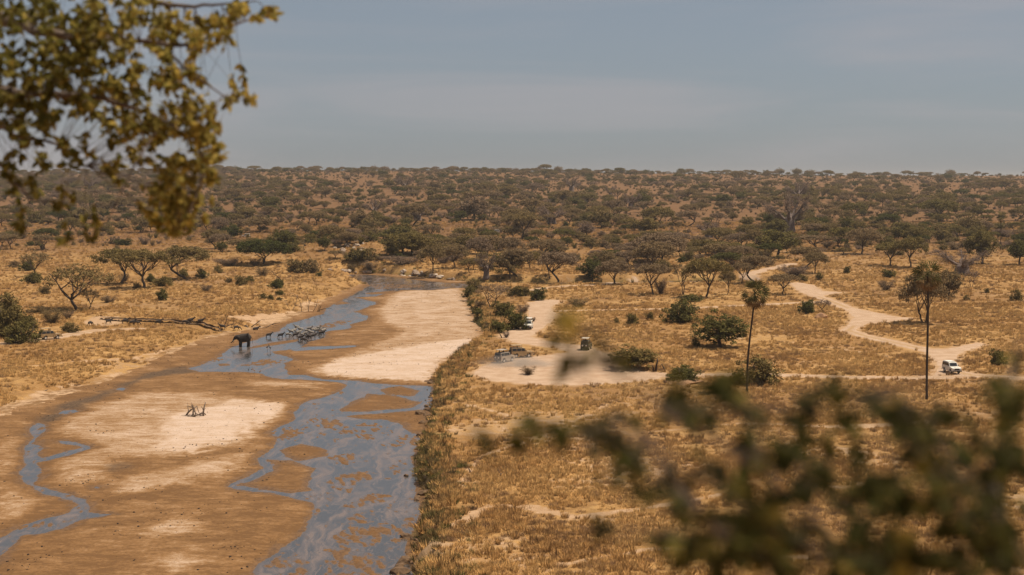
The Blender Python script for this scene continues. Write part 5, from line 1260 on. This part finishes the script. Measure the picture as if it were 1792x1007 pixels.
vehicle(88, 594, -.93, "tan open-roofed safari vehicle with two spare wheels, beside green bushes at the left", SANDY, None, True, people=((.1, -.3, M_SHIRT, "dark-clad person standing in the roof hatch of the left-hand tan vehicle"),))
vehicle(883, 634, -.62, "dark-backed safari vehicle with pale sides and raised roof driving off in the dust", (.40, .33, .26), None, True, covers=False, people=((.1, -.6, M_SHIRT, "person in dark shirt standing in the dusty rear vehicle's hatch"), (-.3, -1.3, M_SHIRT2, "person in khaki standing behind in the dusty rear vehicle's hatch")))
vehicle(912, 626, -1.25, "tan safari vehicle with raised roof half hidden by dust ahead of the dark-backed one", SANDY, None, True, people=((.1, -.9, M_SHIRT, "person standing in the hatch of the dust-hidden tan vehicle"),))
vehicle(925, 576, math.pi - .12, "white vehicle facing us beside the dark round bush", WHITE_, None, True, spares=False)
vehicle(1026, 612, -.22, "olive safari vehicle with two pale spare wheels and cream raised roof seen from behind", OLIVE, OLIVE, True, people=((.0, -.7, M_SHIRT, "person standing in the hatch of the olive vehicle"),))
vehicle(1665, 653, math.pi + .13, "cream-white closed safari vehicle coming down the track at the junction", WHITE_, None, False, spares=False)
vehicle(430, 416, math.pi / 2, "far white vehicle parked on the slope above the dark evergreen", WHITE_, None, False, spares=False)
vehicle(867, 409, math.pi / 2 + .1, "far pale vehicle between trees above the thick-trunked baobab", WHITE_, None, False, spares=False)

# ------------------------------------------------------------------ dead wood, rocks, mounds
def branchy(mb, p, d, L, r, depth, rng, spread=.7, n=3, kink=.25):
    pts = [Vector(p)]; dd = Vector(d).normalized()
    for i in range(4): dd = (dd + Vector((rng.gauss(0, kink), rng.gauss(0, kink), rng.gauss(0, kink)))).normalized(); pts.append(pts[-1] + dd * L / 4)
    mb.tube(pts, [r, r * .9, r * .75, r * .6, r * .42], 6)
    if depth > 0:
        for i in range(n):
            a = pts[rng.randint(1, 4)]; nd = (dd + Vector((rng.gauss(0, spread), rng.gauss(0, spread), rng.gauss(0, spread)))).normalized(); branchy(mb, a, nd, L * rng.uniform(.4, .75), r * .45, depth - 1, rng, spread, n, kink)
def deadwood(name, label, cat, px, py, limbs, seed, mat=None, water=False, on_bed=False):
    rng = random.Random(seed); x, y, z = ground_at(px, py)
    if on_bed: x, y = on_level(px, py, ZW + .2); z = ZW + .18
    t = thing(name, label, cat, (x, y, z)); k = y / FPX
    for (a, b, up, L, r, dep, n_) in limbs:
        mb = MB(); branchy(mb, (a * k, b, .02), up, L * k, r, dep, rng, .6, n_); obj("limb", mb.mesh("limb", mat or M_DEAD, True), t)
    return t
deadwood("driftwood", "heap of grey driftwood stranded on the pale sandbank", "driftwood", 340, 729, [(-17, 0, (1, 0, .04), 32, .24, 2, 3), (16, 0, (-.62, 0, .95), 26, .17, 1, 3), (-16, .5, (.85, 0, .55), 28, .16, 1, 3), (-2, -.3, (-.15, .1, 1), 23, .15, 1, 2), (-6, .4, (1, .1, .03), 24, .2, 2, 3), (-24, .2, (1, .2, .02), 22, .12, 1, 2), (4, .2, (-.3, 0, 1), 20, .1, 1, 2), (-10, -.6, (1, -.1, .02), 26, .16, 1, 3)], 3, on_bed=True)
deadwood("fallen_tree", "fallen grey tree with bare limbs on the sand by the left shore", "dead tree", 446, 573, [(-24, 0, (1, 0, .05), 44, .22, 1, 3), (-6, 0, (.7, 0, .6), 20, .15, 1, 2), (6, 0, (1, .1, -.05), 26, .2, 1, 2), (-22, 0, (-.8, .2, .15), 16, .1, 0, 0)], 5)
deadwood("fallen_tree", "small fallen branch with a forked tip right of the dark eroded bank", "dead tree", 402, 573, [(-8, 0, (1, 0, .75), 20, .14, 1, 2), (-10, 0, (.5, 0, .9), 18, .1, 0, 0), (0, 0, (1, 0, .05), 14, .12, 1, 2)], 6)
deadwood("dead_bush", "tangle of dark dead branches at the water's edge, left bank", "dead bush", 532, 546, [(-18, 0, (-.2, 0, 1), 26, .09, 2, 3), (-4, 0, (.1, 0, 1), 34, .09, 2, 3), (8, 0, (.35, 0, 1), 28, .09, 2, 3), (16, 0, (.9, 0, .5), 24, .08, 2, 3), (-24, 0, (-.6, 0, .8), 22, .08, 2, 3)], 8, M_DEAD)
deadwood("dead_branch", "dark dead branch reaching from the left bank over the water", "dead branch", 556, 552, [(-6, 0, (.9, -.3, .35), 26, .12, 2, 3), (0, 0, (.6, -.2, .6), 20, .1, 1, 3), (4, -.4, (1, -.2, .05), 16, .14, 1, 2)], 9, M_DARKWOOD)
deadwood("dead_tree", "bare dead pole trunk behind the bright green shrub", "dead tree", 496, 499, [(0, 0, (-.1, 0, 1), 32, .16, 1, 2)], 10, M_DARKWOOD)
deadwood("dead_stump", "broken dark stump leaning like an A beside the brown-olive bush-tree", "stump", 1155, 651, [(-8, 0, (.62, 0, 1), 24, .26, 0, 0), (9, 0, (-.7, 0, .95), 16, .16, 0, 0), (-12, 0, (-.05, 0, 1), 13, .2, 0, 0), (16, -.2, (1, 0, .25), 10, .1, 0, 0)], 11, M_DARKWOOD)
deadwood("dead_stump", "small dark stump in the bank grass above the clearing", "stump", 878, 592, [(0, 0, (.05, 0, 1), 10, .16, 0, 0), (8, 0, (-.1, 0, 1), 8, .14, 0, 0)], 12, M_DARKWOOD)
deadwood("fallen_log", "short grey log lying in the grass, first of three on the near right plain", "log", 823, 828, [(0, 0, (-.1, 0, 1), 9, .13, 0, 0)], 13)
deadwood("fallen_log", "curled grey log in the grass, middle of three on the near right plain", "log", 842, 829, [(-4, 0, (1, 0, .5), 10, .14, 1, 1)], 14)
deadwood("fallen_log", "forked pale branch in the grass, third on the near right plain", "log", 873, 836, [(-6, 0, (1, 0, .2), 13, .1, 1, 2), (0, 0, (.3, 0, .8), 8, .08, 0, 0)], 15)
deadwood("fallen_log", "weathered log on the dry slope at the lower left bank", "log", 79, 685, [(-4, 0, (1, .4, .25), 9, .13, 0, 0)], 16)
M_ROCK = hide_material("grey_boulder", (.20, .135, .095), (.36, .27, .20), 1.5); M_ROCKP = hide_material("pale_boulder", (.34, .26, .19), (.52, .42, .33), 1.5)
def rock_mesh(seed):
    bm = bmesh.new(); bmesh.ops.create_icosphere(bm, subdivisions=2, radius=1); rng = random.Random(seed); ph = [rng.uniform(0, 6) for _ in range(6)]
    for v in bm.verts:
        p = v.co; f = 1 + .22 * math.sin(2.3 * p.x + ph[0]) * math.cos(2.1 * p.y + ph[1]) + .16 * math.sin(4 * p.z + 3 * p.x + ph[2]) + rng.uniform(-.07, .07)
        v.co = Vector((p.x * f, p.y * f * .85, max(p.z, -.35) * f * .68))
    m_ = MB(); m_.bm(bm); return m_.mesh("boulder", M_ROCK)
ROCKS = [rock_mesh(i) for i in range(5)]; ROCKSP = [m_.copy() for m_ in ROCKS]
for m_ in ROCKSP: m_.materials[0] = M_ROCKP
rk = random.Random(3)
def rocks(zone_, n_, where, group, kind_lab):
    for i in range(n_):
        a, b, w_ = where(i); x, y, z = ground_at(a, b); k = y / FPX; r = w_ * k * .5; pale = rk.random() < .5
        o = obj("boulder", (ROCKSP if pale else ROCKS)[i % 5]); o.location = (x, y, z + r * .05); o.scale = (r, r, r * rk.uniform(.7, 1.1)); o.rotation_euler = (0, 0, rk.uniform(0, 6.28))
        tag(o, f"{'pale' if pale else 'grey-brown'} {'large' if w_ > 12 else 'medium' if w_ > 7 else 'small'} boulder {zone_(a)}", "boulder", group)
rocks(lambda a: "at the left of the river bend's far shore" if a < 660 else "on the far shore in the middle of the bend" if a < 715 else "in the rock pile at the bend" if a < 752 else "at the pool's right end", 34,
      lambda i: ((rk.uniform(690, 745), rk.uniform(476, 489), rk.uniform(5, 14)) if i < 17 else (rk.uniform(575, 690), rk.uniform(473, 481), rk.uniform(5, 12)) if i < 28 else (rk.uniform(750, 800), rk.uniform(482, 492), rk.uniform(6, 16))), "boulders around the river bend", "")
rocks(lambda a: "on the left of the rocky outcrop" if a < 612 else "on the right of the rocky outcrop", 26, lambda i: (rk.gauss(615, 14), rk.uniform(422, 443), rk.uniform(5, 13)), "boulders of the rocky outcrop", "")
def mound(px, py, w_, h_, label):
    x, y, z = ground_at(px, py); k = y / FPX; o = obj("termite_mound", rock_mesh(int(px))); o.data.materials[0] = flat_mat("termite_earth", (.34, .19, .10), .95, 0, .25, 2)
    o.location = (x, y, z); o.scale = (w_ * k * .5, w_ * k * .5, h_ * k * 1.2); tag(o, label, "mound")
mound(1436, 557, 26, 9, "low reddish termite mound on the grass left of the winding track")
mound(1195, 670, 70, 7, "earth mound with roots under the dark green mounded bush")
# litter on the sand: sticks, dung and clods too small to pick apart
rng_ = np.random.default_rng(9); n = 6500; ii = rng_.integers(0, len(BX), n * 3); hsel = hb[ii] > .06; ii = ii[hsel]
cl = fbm(BX[ii] / 7, BY[ii] / 7, 171, 3); ii = ii[rng_.random(len(ii)) < np.clip(.12 + 1.6 * (cl - .05), .04, 1)][:n]
def clod(seed):
    m_ = rock_mesh(seed); m_.materials[0] = M_DARKWOOD; return m_
def stick(seed):
    mb = MB(); r = random.Random(seed); branchy(mb, (-.5, 0, .05), (1, .2, .05), 1.2, .035, 1, r, .5, 2); return mb.mesh("stick", M_DARKWOOD)
sc = np.minimum(rng_.gamma(1.3, .032, len(ii)) + .03, .15); pick = np.where(rng_.random(len(ii)) < .82, rng_.integers(0, 2, len(ii)), rng_.integers(2, 4, len(ii))); sc = np.where(pick >= 2, sc * 4.5, sc)
make_scatter("sand_litter", "dark dung, clods and sticks strewn over the dry river sand", [clod(1), clod(2), stick(3), stick(4)], np.stack([BX[ii], BY[ii], BZ[ii] + .01], 1), np.stack([sc * 0, sc * 0, rng_.uniform(0, 6.28, len(ii))], 1), np.stack([sc, sc, sc], 1), pick, sc * 0)

# broken earth along the foot of the steep bank
n = 5000; yb = rng_.uniform(118, 470, n); xb = rng_.uniform(-26, 14, n); sb = bank_sd(xb, yb) + 1.6 * fbm(xb / 5, yb / 5, 31, 3)
kb = (sb > -1.1) & (sb < .9) & (leftness(xb, yb) < .5) & (rng_.random(n) < np.clip(.35 + 1.5 * fbm(xb / 6, yb / 6, 181, 2), .05, 1)); xb, yb, sb = xb[kb], yb[kb], sb[kb]
M_CLOD = hide_material("dark_bank_earth", (.085, .050, .028), (.19, .115, .062), 1.2)
def earth(seed): m_ = rock_mesh(seed); m_.materials[0] = M_CLOD; return m_
sc = rng_.gamma(2.0, .16, len(xb)) + .1; zb = np.maximum(height(xb, yb), ZW + .05)
make_scatter("bank_earth", "dark broken clods of earth slumped along the foot of the right bank", [earth(21), earth(22), earth(23)], np.stack([xb, yb, zb], 1), np.stack([rng_.normal(0, .3, len(xb)), rng_.normal(0, .3, len(xb)), rng_.uniform(0, 6.28, len(xb))], 1), np.stack([sc, sc, sc * .9], 1), rng_.integers(0, 3, len(xb)), sc * 0)
# ------------------------------------------------------------------ plants at the viewpoint: the overhanging tree and the shrub on the bluff
M_NEARLEAF = leaf_material("broad_leaf_yellow_sunlit", [(0.0, (0.080, 0.078, 0.020)), (0.35, (0.18, 0.155, 0.038)), (0.7, (0.38, 0.30, 0.080)), (1.0, (0.62, 0.44, 0.10))], .45, .15, True, 0)  # olive to yellow; the brighter tints also stand for sunlit leaves
M_SHADELEAF = leaf_material("broad_leaf_painted_shade", [(0.0, (0.026, 0.030, 0.010)), (0.6, (0.066, 0.064, 0.018)), (0.9, (0.17, 0.14, 0.036)), (1.0, (0.42, 0.29, 0.06))], .30, .15, True, 0)  # leaf colour kept dark in place of shade from overhead
M_TWIG = bark_material("grey_twig", (0.085, 0.060, 0.045), (0.18, 0.135, 0.105))
def leaf_mesh(L, w, bend, mat, seed=0):
    V = []; F = []; n = 6
    for i in range(n + 1):
        u = i / n; hw = w * .5 * math.sin(math.pi * min(1, u ** .8)) * (1 if u < 1 else 0); z = -bend * L * u * u
        V += [(L * u, -hw, z + hw * .35), (L * u, 0, z), (L * u, hw, z + hw * .35)]
    for i in range(n):
        a = 3 * i; F += [(a, a + 3, a + 4, a + 1), (a + 1, a + 4, a + 5, a + 2)]
    return new_mesh("leaf", V, F, mat, True)
def grow(root, limbs, blobs, leafmat, leaf_len, per, depth, seed, nsingle, twig_r, sizes, tint_fn, extra=(), fol_tint=.45):
    """limbs: lists of (px, py, Y, radius) or Vectors; blobs: (px, py, rx, ry, clusters)"""
    rng = np.random.default_rng(seed); r_ = random.Random(seed); samples = []; mb = MB()
    for ln in limbs:
        pts = [(p[0] if isinstance(p[0], Vector) else at_depth(*p[:3])) for p in ln]; rad = [p[-1] for p in ln]
        dense = []; dr = []
        for i in range(len(pts) - 1):
            p0, p1, p2, p3 = pts[max(i - 1, 0)], pts[i], pts[i + 1], pts[min(i + 2, len(pts) - 1)]
            for k in range(6):
                u = k / 6; q = 0.5 * ((2 * p1) + (p2 - p0) * u + (2 * p0 - 5 * p1 + 4 * p2 - p3) * u * u + (3 * p1 - p0 - 3 * p2 + p3) * u ** 3)
                dense.append(q + Vector(rng.normal(size=3) * rad[i] * .3)); dr.append(rad[i] + (rad[i + 1] - rad[i]) * u)
        dense.append(pts[-1]); dr.append(rad[-1]); m2 = MB(); m2.tube(dense, dr, 8); o = obj("branch", m2.mesh("branch", M_TWIG, True), root); o.matrix_parent_inverse = root.matrix_world.inverted()
        samples += dense
    S = np.array([tuple(s) for s in samples]); spots = []
    for (bx_, by_, rx, ry, n_) in blobs:
        for i in range(n_):
            a = rng.uniform(0, 6.28); q = math.sqrt(rng.random()); Yd = rng.uniform(*depth)
            spots.append(at_depth(bx_ + rx * q * math.cos(a), by_ + ry * q * math.sin(a), Yd))
    for v in extra: spots.append(v)
    leaves = []; tw = MB()
    for c in spots:
        k = int(np.argmin(np.linalg.norm(S - np.array(tuple(c)), axis=1))); s = Vector(S[k])
        mid = (s + c) / 2 + Vector((0, 0, .05 * (c - s).length)) + Vector(rng.normal(size=3) * .03 * (c - s).length)
        tw.tube([s, s.lerp(mid, .6), mid, mid.lerp(c, .6), c], [twig_r, twig_r * .8, twig_r * .65, twig_r * .5, twig_r * .3], 5, False)
        d0 = (c - mid).normalized() if (c - mid).length > 1e-4 else Vector((0, 0, -1))
        for j in range(per + r_.randint(-1, 2)):
            p = mid.lerp(c, rng.uniform(.45, 1.02)); d = (d0 * .6 + Vector(rng.normal(size=3)) * .7 + Vector((0, 0, -.55))).normalized()
            leaves.append((p, d, r_.uniform(0, 6.28), leaf_len * rng.uniform(.65, 1.2), tint_fn(p, r_)))
    o = obj("twigs", tw.mesh("twigs", M_TWIG, True), root); o["kind"] = "stuff"; o.matrix_parent_inverse = root.matrix_world.inverted()
    LM = [leaf_mesh(1, sizes, .12, leafmat), leaf_mesh(1, sizes * 1.1, .3, leafmat), leaf_mesh(1, sizes * .85, .0, leafmat)]
    def mtx(l):
        p, d, roll, s, tn = l; q = d.to_track_quat('X', 'Z').to_matrix().to_4x4() @ Matrix.Rotation(roll, 4, 'X'); return Matrix.Translation(p) @ q @ Matrix.Diagonal((s, s, s, 1))
    def seen(l):
        x, y = project(*l[0]); return (0 < x < 1792 and 0 < y < 1007, l[3] / max(.1, l[0].y))
    order = sorted(range(len(leaves)), key=lambda i: seen(leaves[i]), reverse=True)
    for i in order[:nsingle]:
        lf = obj("leaf", LM[i % 3], root); lf.matrix_parent_inverse = root.matrix_world.inverted(); lf.matrix_basis = mtx(leaves[i]); lf["tint"] = leaves[i][4]
    for lo, hi_ in ((-1, .3), (.3, .55), (.55, .75), (.75, 2)):
        V = []; F = []; tt = []
        for i in order[nsingle:]:
            if not lo <= leaves[i][4] < hi_: continue
            m = mtx(leaves[i]); b = len(V); me = LM[i % 3]; V += [tuple(m @ v.co) for v in me.vertices]; F += [tuple(b + k for k in p.vertices) for p in me.polygons]; tt.append(leaves[i][4])
        if V:
            fo = obj("foliage", new_mesh("foliage", V, F, leafmat, True), root); fo.matrix_parent_inverse = root.matrix_world.inverted(); fo["kind"] = "stuff"; fo["tint"] = float(np.mean(tt))
tz_ = h1(-5.2, 6.7)
tree = thing("broadleaf_tree", "broad-leaved tree with yellowing sunlit-tinted leaves overhanging the view at the upper left", "tree", (-5.2, 6.7, tz_))
bpy.context.view_layer.update()
mb = MB(); mb.tube([(0, 0, -.4), (.05, 0, .8), (.15, .05, 2.0), (.2, .0, 3.2), (.1, -.1, 4.4), (.2, 0, 5.6)], [.26, .2, .18, .17, .14, .09], 12); obj("trunk", mb.mesh("trunk", M_BARK, True), tree)
TB = Vector((-5.05, 6.7, tz_))
D5 = (6.3, 7.3)
def tint_sunlit(p, r):
    x, y = project(*p); k = .25 + .40 * max(0, min(1, (x - 60) / 280)); return max(0, min(1, r.gauss(k, .22)))  # yellower to the right: the sunlit side painted into leaf colour
over = [Vector((random.Random(i).uniform(-7.0, -2.9), random.Random(i + 900).uniform(4.8, 8.6), random.Random(i + 500).uniform(38.0, 41.0))) for i in range(300)]
grow(tree, [
    [(TB + Vector((0, 0, 3.0)), .11), (-140, 20, 6.9, 0.0372), (60, 55, 6.8, 0.0217), (220, 70, 6.7, 0.0136), (330, 78, 6.7, 0.0087), (400, 48, 6.7, 0.0056), (478, 20, 6.8, 0.0025)],
    [(TB + Vector((0, 0, 2.6)), .11), (-160, 160, 6.7, 0.0341), (40, 165, 6.7, 0.0198), (180, 175, 6.6, 0.0124), (290, 215, 6.6, 0.0087), (352, 270, 6.6, 0.0062), (345, 340, 6.6, 0.0043), (310, 400, 6.5, 0.0019)],
    [(TB + Vector((0, 0, 3.4)), .10), (-100, -80, 7.3, 0.0310), (150, -30, 7.2, 0.0186), (300, 10, 7.1, 0.0112), (400, 6, 7.1, 0.0050), (450, 2, 7.1, 0.0025)],
    [(TB + Vector((0, 0, 2.4)), .07), (-120, 240, 7.0, 0.0186), (40, 240, 6.9, 0.0093), (120, 262, 6.9, 0.0050), (150, 290, 6.9, 0.0019)],
    [(TB + Vector((0, 0, 2.2)), .05), (-100, 300, 6.6, 0.0124), (20, 320, 6.5, 0.0062), (60, 350, 6.5, 0.0037), (110, 355, 6.5, 0.0019)],
    [(290, 90, 6.7, 0.0068), (340, 130, 6.6, 0.0050), (400, 172, 6.6, 0.0031), (438, 172, 6.6, 0.0019)],
    [(280, 220, 6.6, 0.0062), (230, 300, 6.4, 0.0043), (190, 380, 6.3, 0.0031), (160, 415, 6.3, 0.0019)],
], [
    (70, 60, 130, 80, 102), (80, 150, 130, 55, 63), (210, 50, 110, 65, 66), (220, 150, 90, 55, 46), (310, 60, 55, 50, 28), (330, 130, 30, 25, 9), (385, 50, 35, 28, 16), (430, 20, 28, 16, 9), (472, 22, 14, 10, 5), (403, 182, 9, 10, 4), (436, 170, 10, 8, 4),
    (290, 215, 60, 35, 30), (350, 215, 32, 40, 18), (355, 270, 38, 40, 21), (330, 315, 45, 45, 28), (300, 360, 42, 32, 21), (310, 395, 28, 18, 9), (50, 225, 70, 28, 18), (130, 255, 30, 24, 9), (75, 285, 14, 10, 4), (18, 290, 24, 28, 9), (45, 330, 40, 20, 7), (110, 350, 18, 10, 4),
    (205, 300, 22, 22, 7), (160, 408, 16, 10, 4), (330, 340, 50, 55, 26), (360, 235, 28, 60, 14), (300, 385, 40, 25, 10), (250, 225, 90, 30, 20), (20, 200, 60, 40, 24), (60, 40, 110, 60, 30), (180, 110, 120, 70, 26), (60, 130, 90, 60, 20), (255, 262, 28, 24, 7), (115, 425, 10, 10, 2), (35, 395, 14, 16, 4)],
    M_NEARLEAF, .046, 10, D5, 4, 299, 0.0013, .55, tint_sunlit, over)

bz_ = h1(1.6, 2.4)
bush = thing("leafy_shrub", "out-of-focus shrub with dark shade-coloured leaves close to us across the lower right", "shrub", (1.6, 2.4, bz_))
bpy.context.view_layer.update()
RT = Vector((1.6, 2.4, bz_ - .05)); A = at_depth
def tint_shaded(p, r):
    x, y = project(*p)
    if math.hypot(x - 985, y - 537) < 22: return 1.0
    return max(0, min(.93, r.gauss(.40, .28))) if r.random() > .03 else .97
grow(bush, [
    [(RT, .008), (1560, 1060, 1.95, 0.0032), (1410, 890, 1.85, 0.0025), (1255, 775, 1.74, 0.0020), (1135, 705, 1.66, 0.0015), (1075, 650, 1.63, 0.0010), (1022, 578, 1.58, 0.0008), (985, 538, 1.58, 0.0004)],
    [(RT + Vector((-.1, 0, 0)), .007), (1400, 1080, 1.90, 0.0030), (1215, 870, 1.78, 0.0022), (1140, 790, 1.69, 0.0018), (1085, 740, 1.65, 0.0015), (1005, 762, 1.63, 0.0010), (930, 757, 1.63, 0.0008), (850, 762, 1.63, 0.0004)],
    [(RT, .008), (1730, 1050, 2.00, 0.0030), (1655, 800, 1.90, 0.0022), (1600, 712, 1.85, 0.0015), (1500, 690, 1.80, 0.0008)],
    [(RT + Vector((.1, 0, 0)), .007), (1810, 1000, 1.90, 0.0025), (1765, 720, 1.85, 0.0018), (1786, 590, 1.80, 0.0008)],
    [(1480, 970, 1.90, 0.0025), (1360, 860, 1.85, 0.0018), (1335, 765, 1.80, 0.0013), (1402, 690, 1.80, 0.0005)],
    [(1480, 990, 1.85, 0.0022), (1260, 945, 1.74, 0.0015), (1120, 935, 1.69, 0.0010), (1040, 930, 1.66, 0.0005)],
], [
    (1660, 960, 150, 72, 35), (1440, 970, 161, 54, 24), (1280, 955, 92, 54, 12), (1645, 775, 52, 72, 14), (1510, 850, 115, 54, 14), (1768, 760, 25, 96, 10), (1765, 900, 46, 132, 21), (1350, 820, 103, 60, 12), (1200, 850, 41, 36, 3), (1180, 725, 34, 24, 3),
    (1012, 748, 57, 26, 8), (925, 757, 34, 12, 3), (850, 762, 9, 6, 1), (1060, 818, 14, 12, 1), (1122, 864, 21, 10, 1), (1025, 562, 9, 12, 1), (984, 537, 6, 8, 1), (960, 582, 6, 6, 1), (985, 628, 18, 17, 3), (1065, 634, 12, 17, 1), (1400, 692, 23, 14, 1), (1250, 720, 14, 12, 1),
    (1095, 706, 18, 17, 1), (1040, 930, 9, 10, 1), (1280, 930, 110, 60, 11), (1230, 700, 80, 30, 4), (1330, 740, 90, 40, 6), (1440, 760, 70, 40, 5), (1150, 800, 60, 50, 4), (1180, 960, 70, 40, 5), (1290, 680, 60, 30, 3), (1480, 690, 90, 30, 5), (1120, 770, 60, 50, 4), (1250, 870, 60, 60, 5), (1390, 900, 120, 60, 8), (1600, 870, 120, 60, 10), (1772, 720, 14, 40, 3), (1775, 650, 12, 30, 2), (1560, 720, 57, 17, 6), (1480, 920, 253, 60, 4), (1620, 1000, 184, 36, 6)],
    M_SHADELEAF, .028, 6, (1.45, 2.0), 6, 299, .0011, .62, tint_shaded)

# ------------------------------------------------------------------ dust behind the vehicles and the haze of the dry season
def volume_material(name, color, dens, noisy=False):
    m = bpy.data.materials.new(name); m.use_nodes = True; n, l = m.node_tree.nodes, m.node_tree.links; n.clear()
    o = n.new('ShaderNodeOutputMaterial'); v = n.new('ShaderNodeVolumePrincipled'); v.inputs['Color'].default_value = (*color, 1); v.inputs['Density'].default_value = dens; v.inputs['Anisotropy'].default_value = 0.2
    if noisy:
        tc = n.new('ShaderNodeTexCoord'); ln = n.new('ShaderNodeVectorMath'); ln.operation = 'LENGTH'; l.new(tc.outputs['Object'], ln.inputs[0])
        mr = n.new('ShaderNodeMapRange'); mr.interpolation_type = 'SMOOTHSTEP'; l.new(ln.outputs['Value'], mr.inputs['Value']); mr.inputs['From Min'].default_value = 1.0; mr.inputs['From Max'].default_value = 0.15; mr.inputs['To Min'].default_value = 0; mr.inputs['To Max'].default_value = 1
        no = n.new('ShaderNodeTexNoise'); no.inputs['Scale'].default_value = 2.2; no.inputs['Detail'].default_value = 3; l.new(tc.outputs['Object'], no.inputs['Vector'])
        m2 = n.new('ShaderNodeMapRange'); l.new(no.outputs['Fac'], m2.inputs['Value']); m2.inputs['From Min'].default_value = .38; m2.inputs['From Max'].default_value = .7
        a = n.new('ShaderNodeMath'); a.operation = 'MULTIPLY'; l.new(mr.outputs[0], a.inputs[0]); l.new(m2.outputs[0], a.inputs[1])
        b = n.new('ShaderNodeMath'); b.operation = 'MULTIPLY'; l.new(a.outputs[0], b.inputs[0]); b.inputs[1].default_value = dens; l.new(b.outputs[0], v.inputs['Density'])
    l.new(v.outputs[0], o.inputs['Volume']); return m
def dust(px, py, rx, ry, rz_, dens):
    bm = bmesh.new(); bmesh.ops.create_icosphere(bm, subdivisions=3, radius=1.0); m_ = MB(); m_.bm(bm)
    o = obj("dust_cloud", m_.mesh("dust_cloud", volume_material("track_dust", (.86, .72, .60), dens, True))); x, y, z = ground_at(px, py); o.location = (x, y, z + .3); o.scale = (rx, ry, rz_)
    tag(o, "pale dust hanging over the clearing behind the vehicles", None, None, "stuff")
dust(902, 641, 10, 6, 2.4, .5)
bm = bmesh.new(); bmesh.ops.create_cube(bm, size=1)
for v in bm.verts: v.co = Vector((v.co.x * 12400, v.co.y * 12300 + 6020, v.co.z * 106 + 45))
m_ = MB(); m_.bm(bm); tag(obj("haze", m_.mesh("haze", volume_material("dry_season_haze", (.95, .88, .82), .000065))), "thin warm grey haze over the whole plain", None, None, "stuff")

# ------------------------------------------------------------------ things still sharing a label: say which one by its order across the view
ORD = ["leftmost", "second", "third", "fourth", "fifth", "sixth", "seventh", "eighth", "ninth", "tenth"]
by_label = {}
for o in COL.objects:
    if o.parent is None and o.get("category") and o.get("label"): by_label.setdefault(o["label"], []).append(o)
for lab, os_ in by_label.items():
    if 1 < len(os_) <= 10:
        os_.sort(key=lambda o: project(*o.location)[0])
        for i, o in enumerate(os_):
            w_ = "leftmost" if i == 0 else "rightmost" if i == len(os_) - 1 else ORD[i] + " from left"
            full = f"{lab}, {w_}" + (" of two" if len(os_) == 2 else "")
            for drop in (" of two", "well ", "far ", "up and ", "down and ", "mid-sized ", "flat-topped "):
                if len(full.split()) > 16: full = full.replace(drop, "", 1)
            o["label"] = full
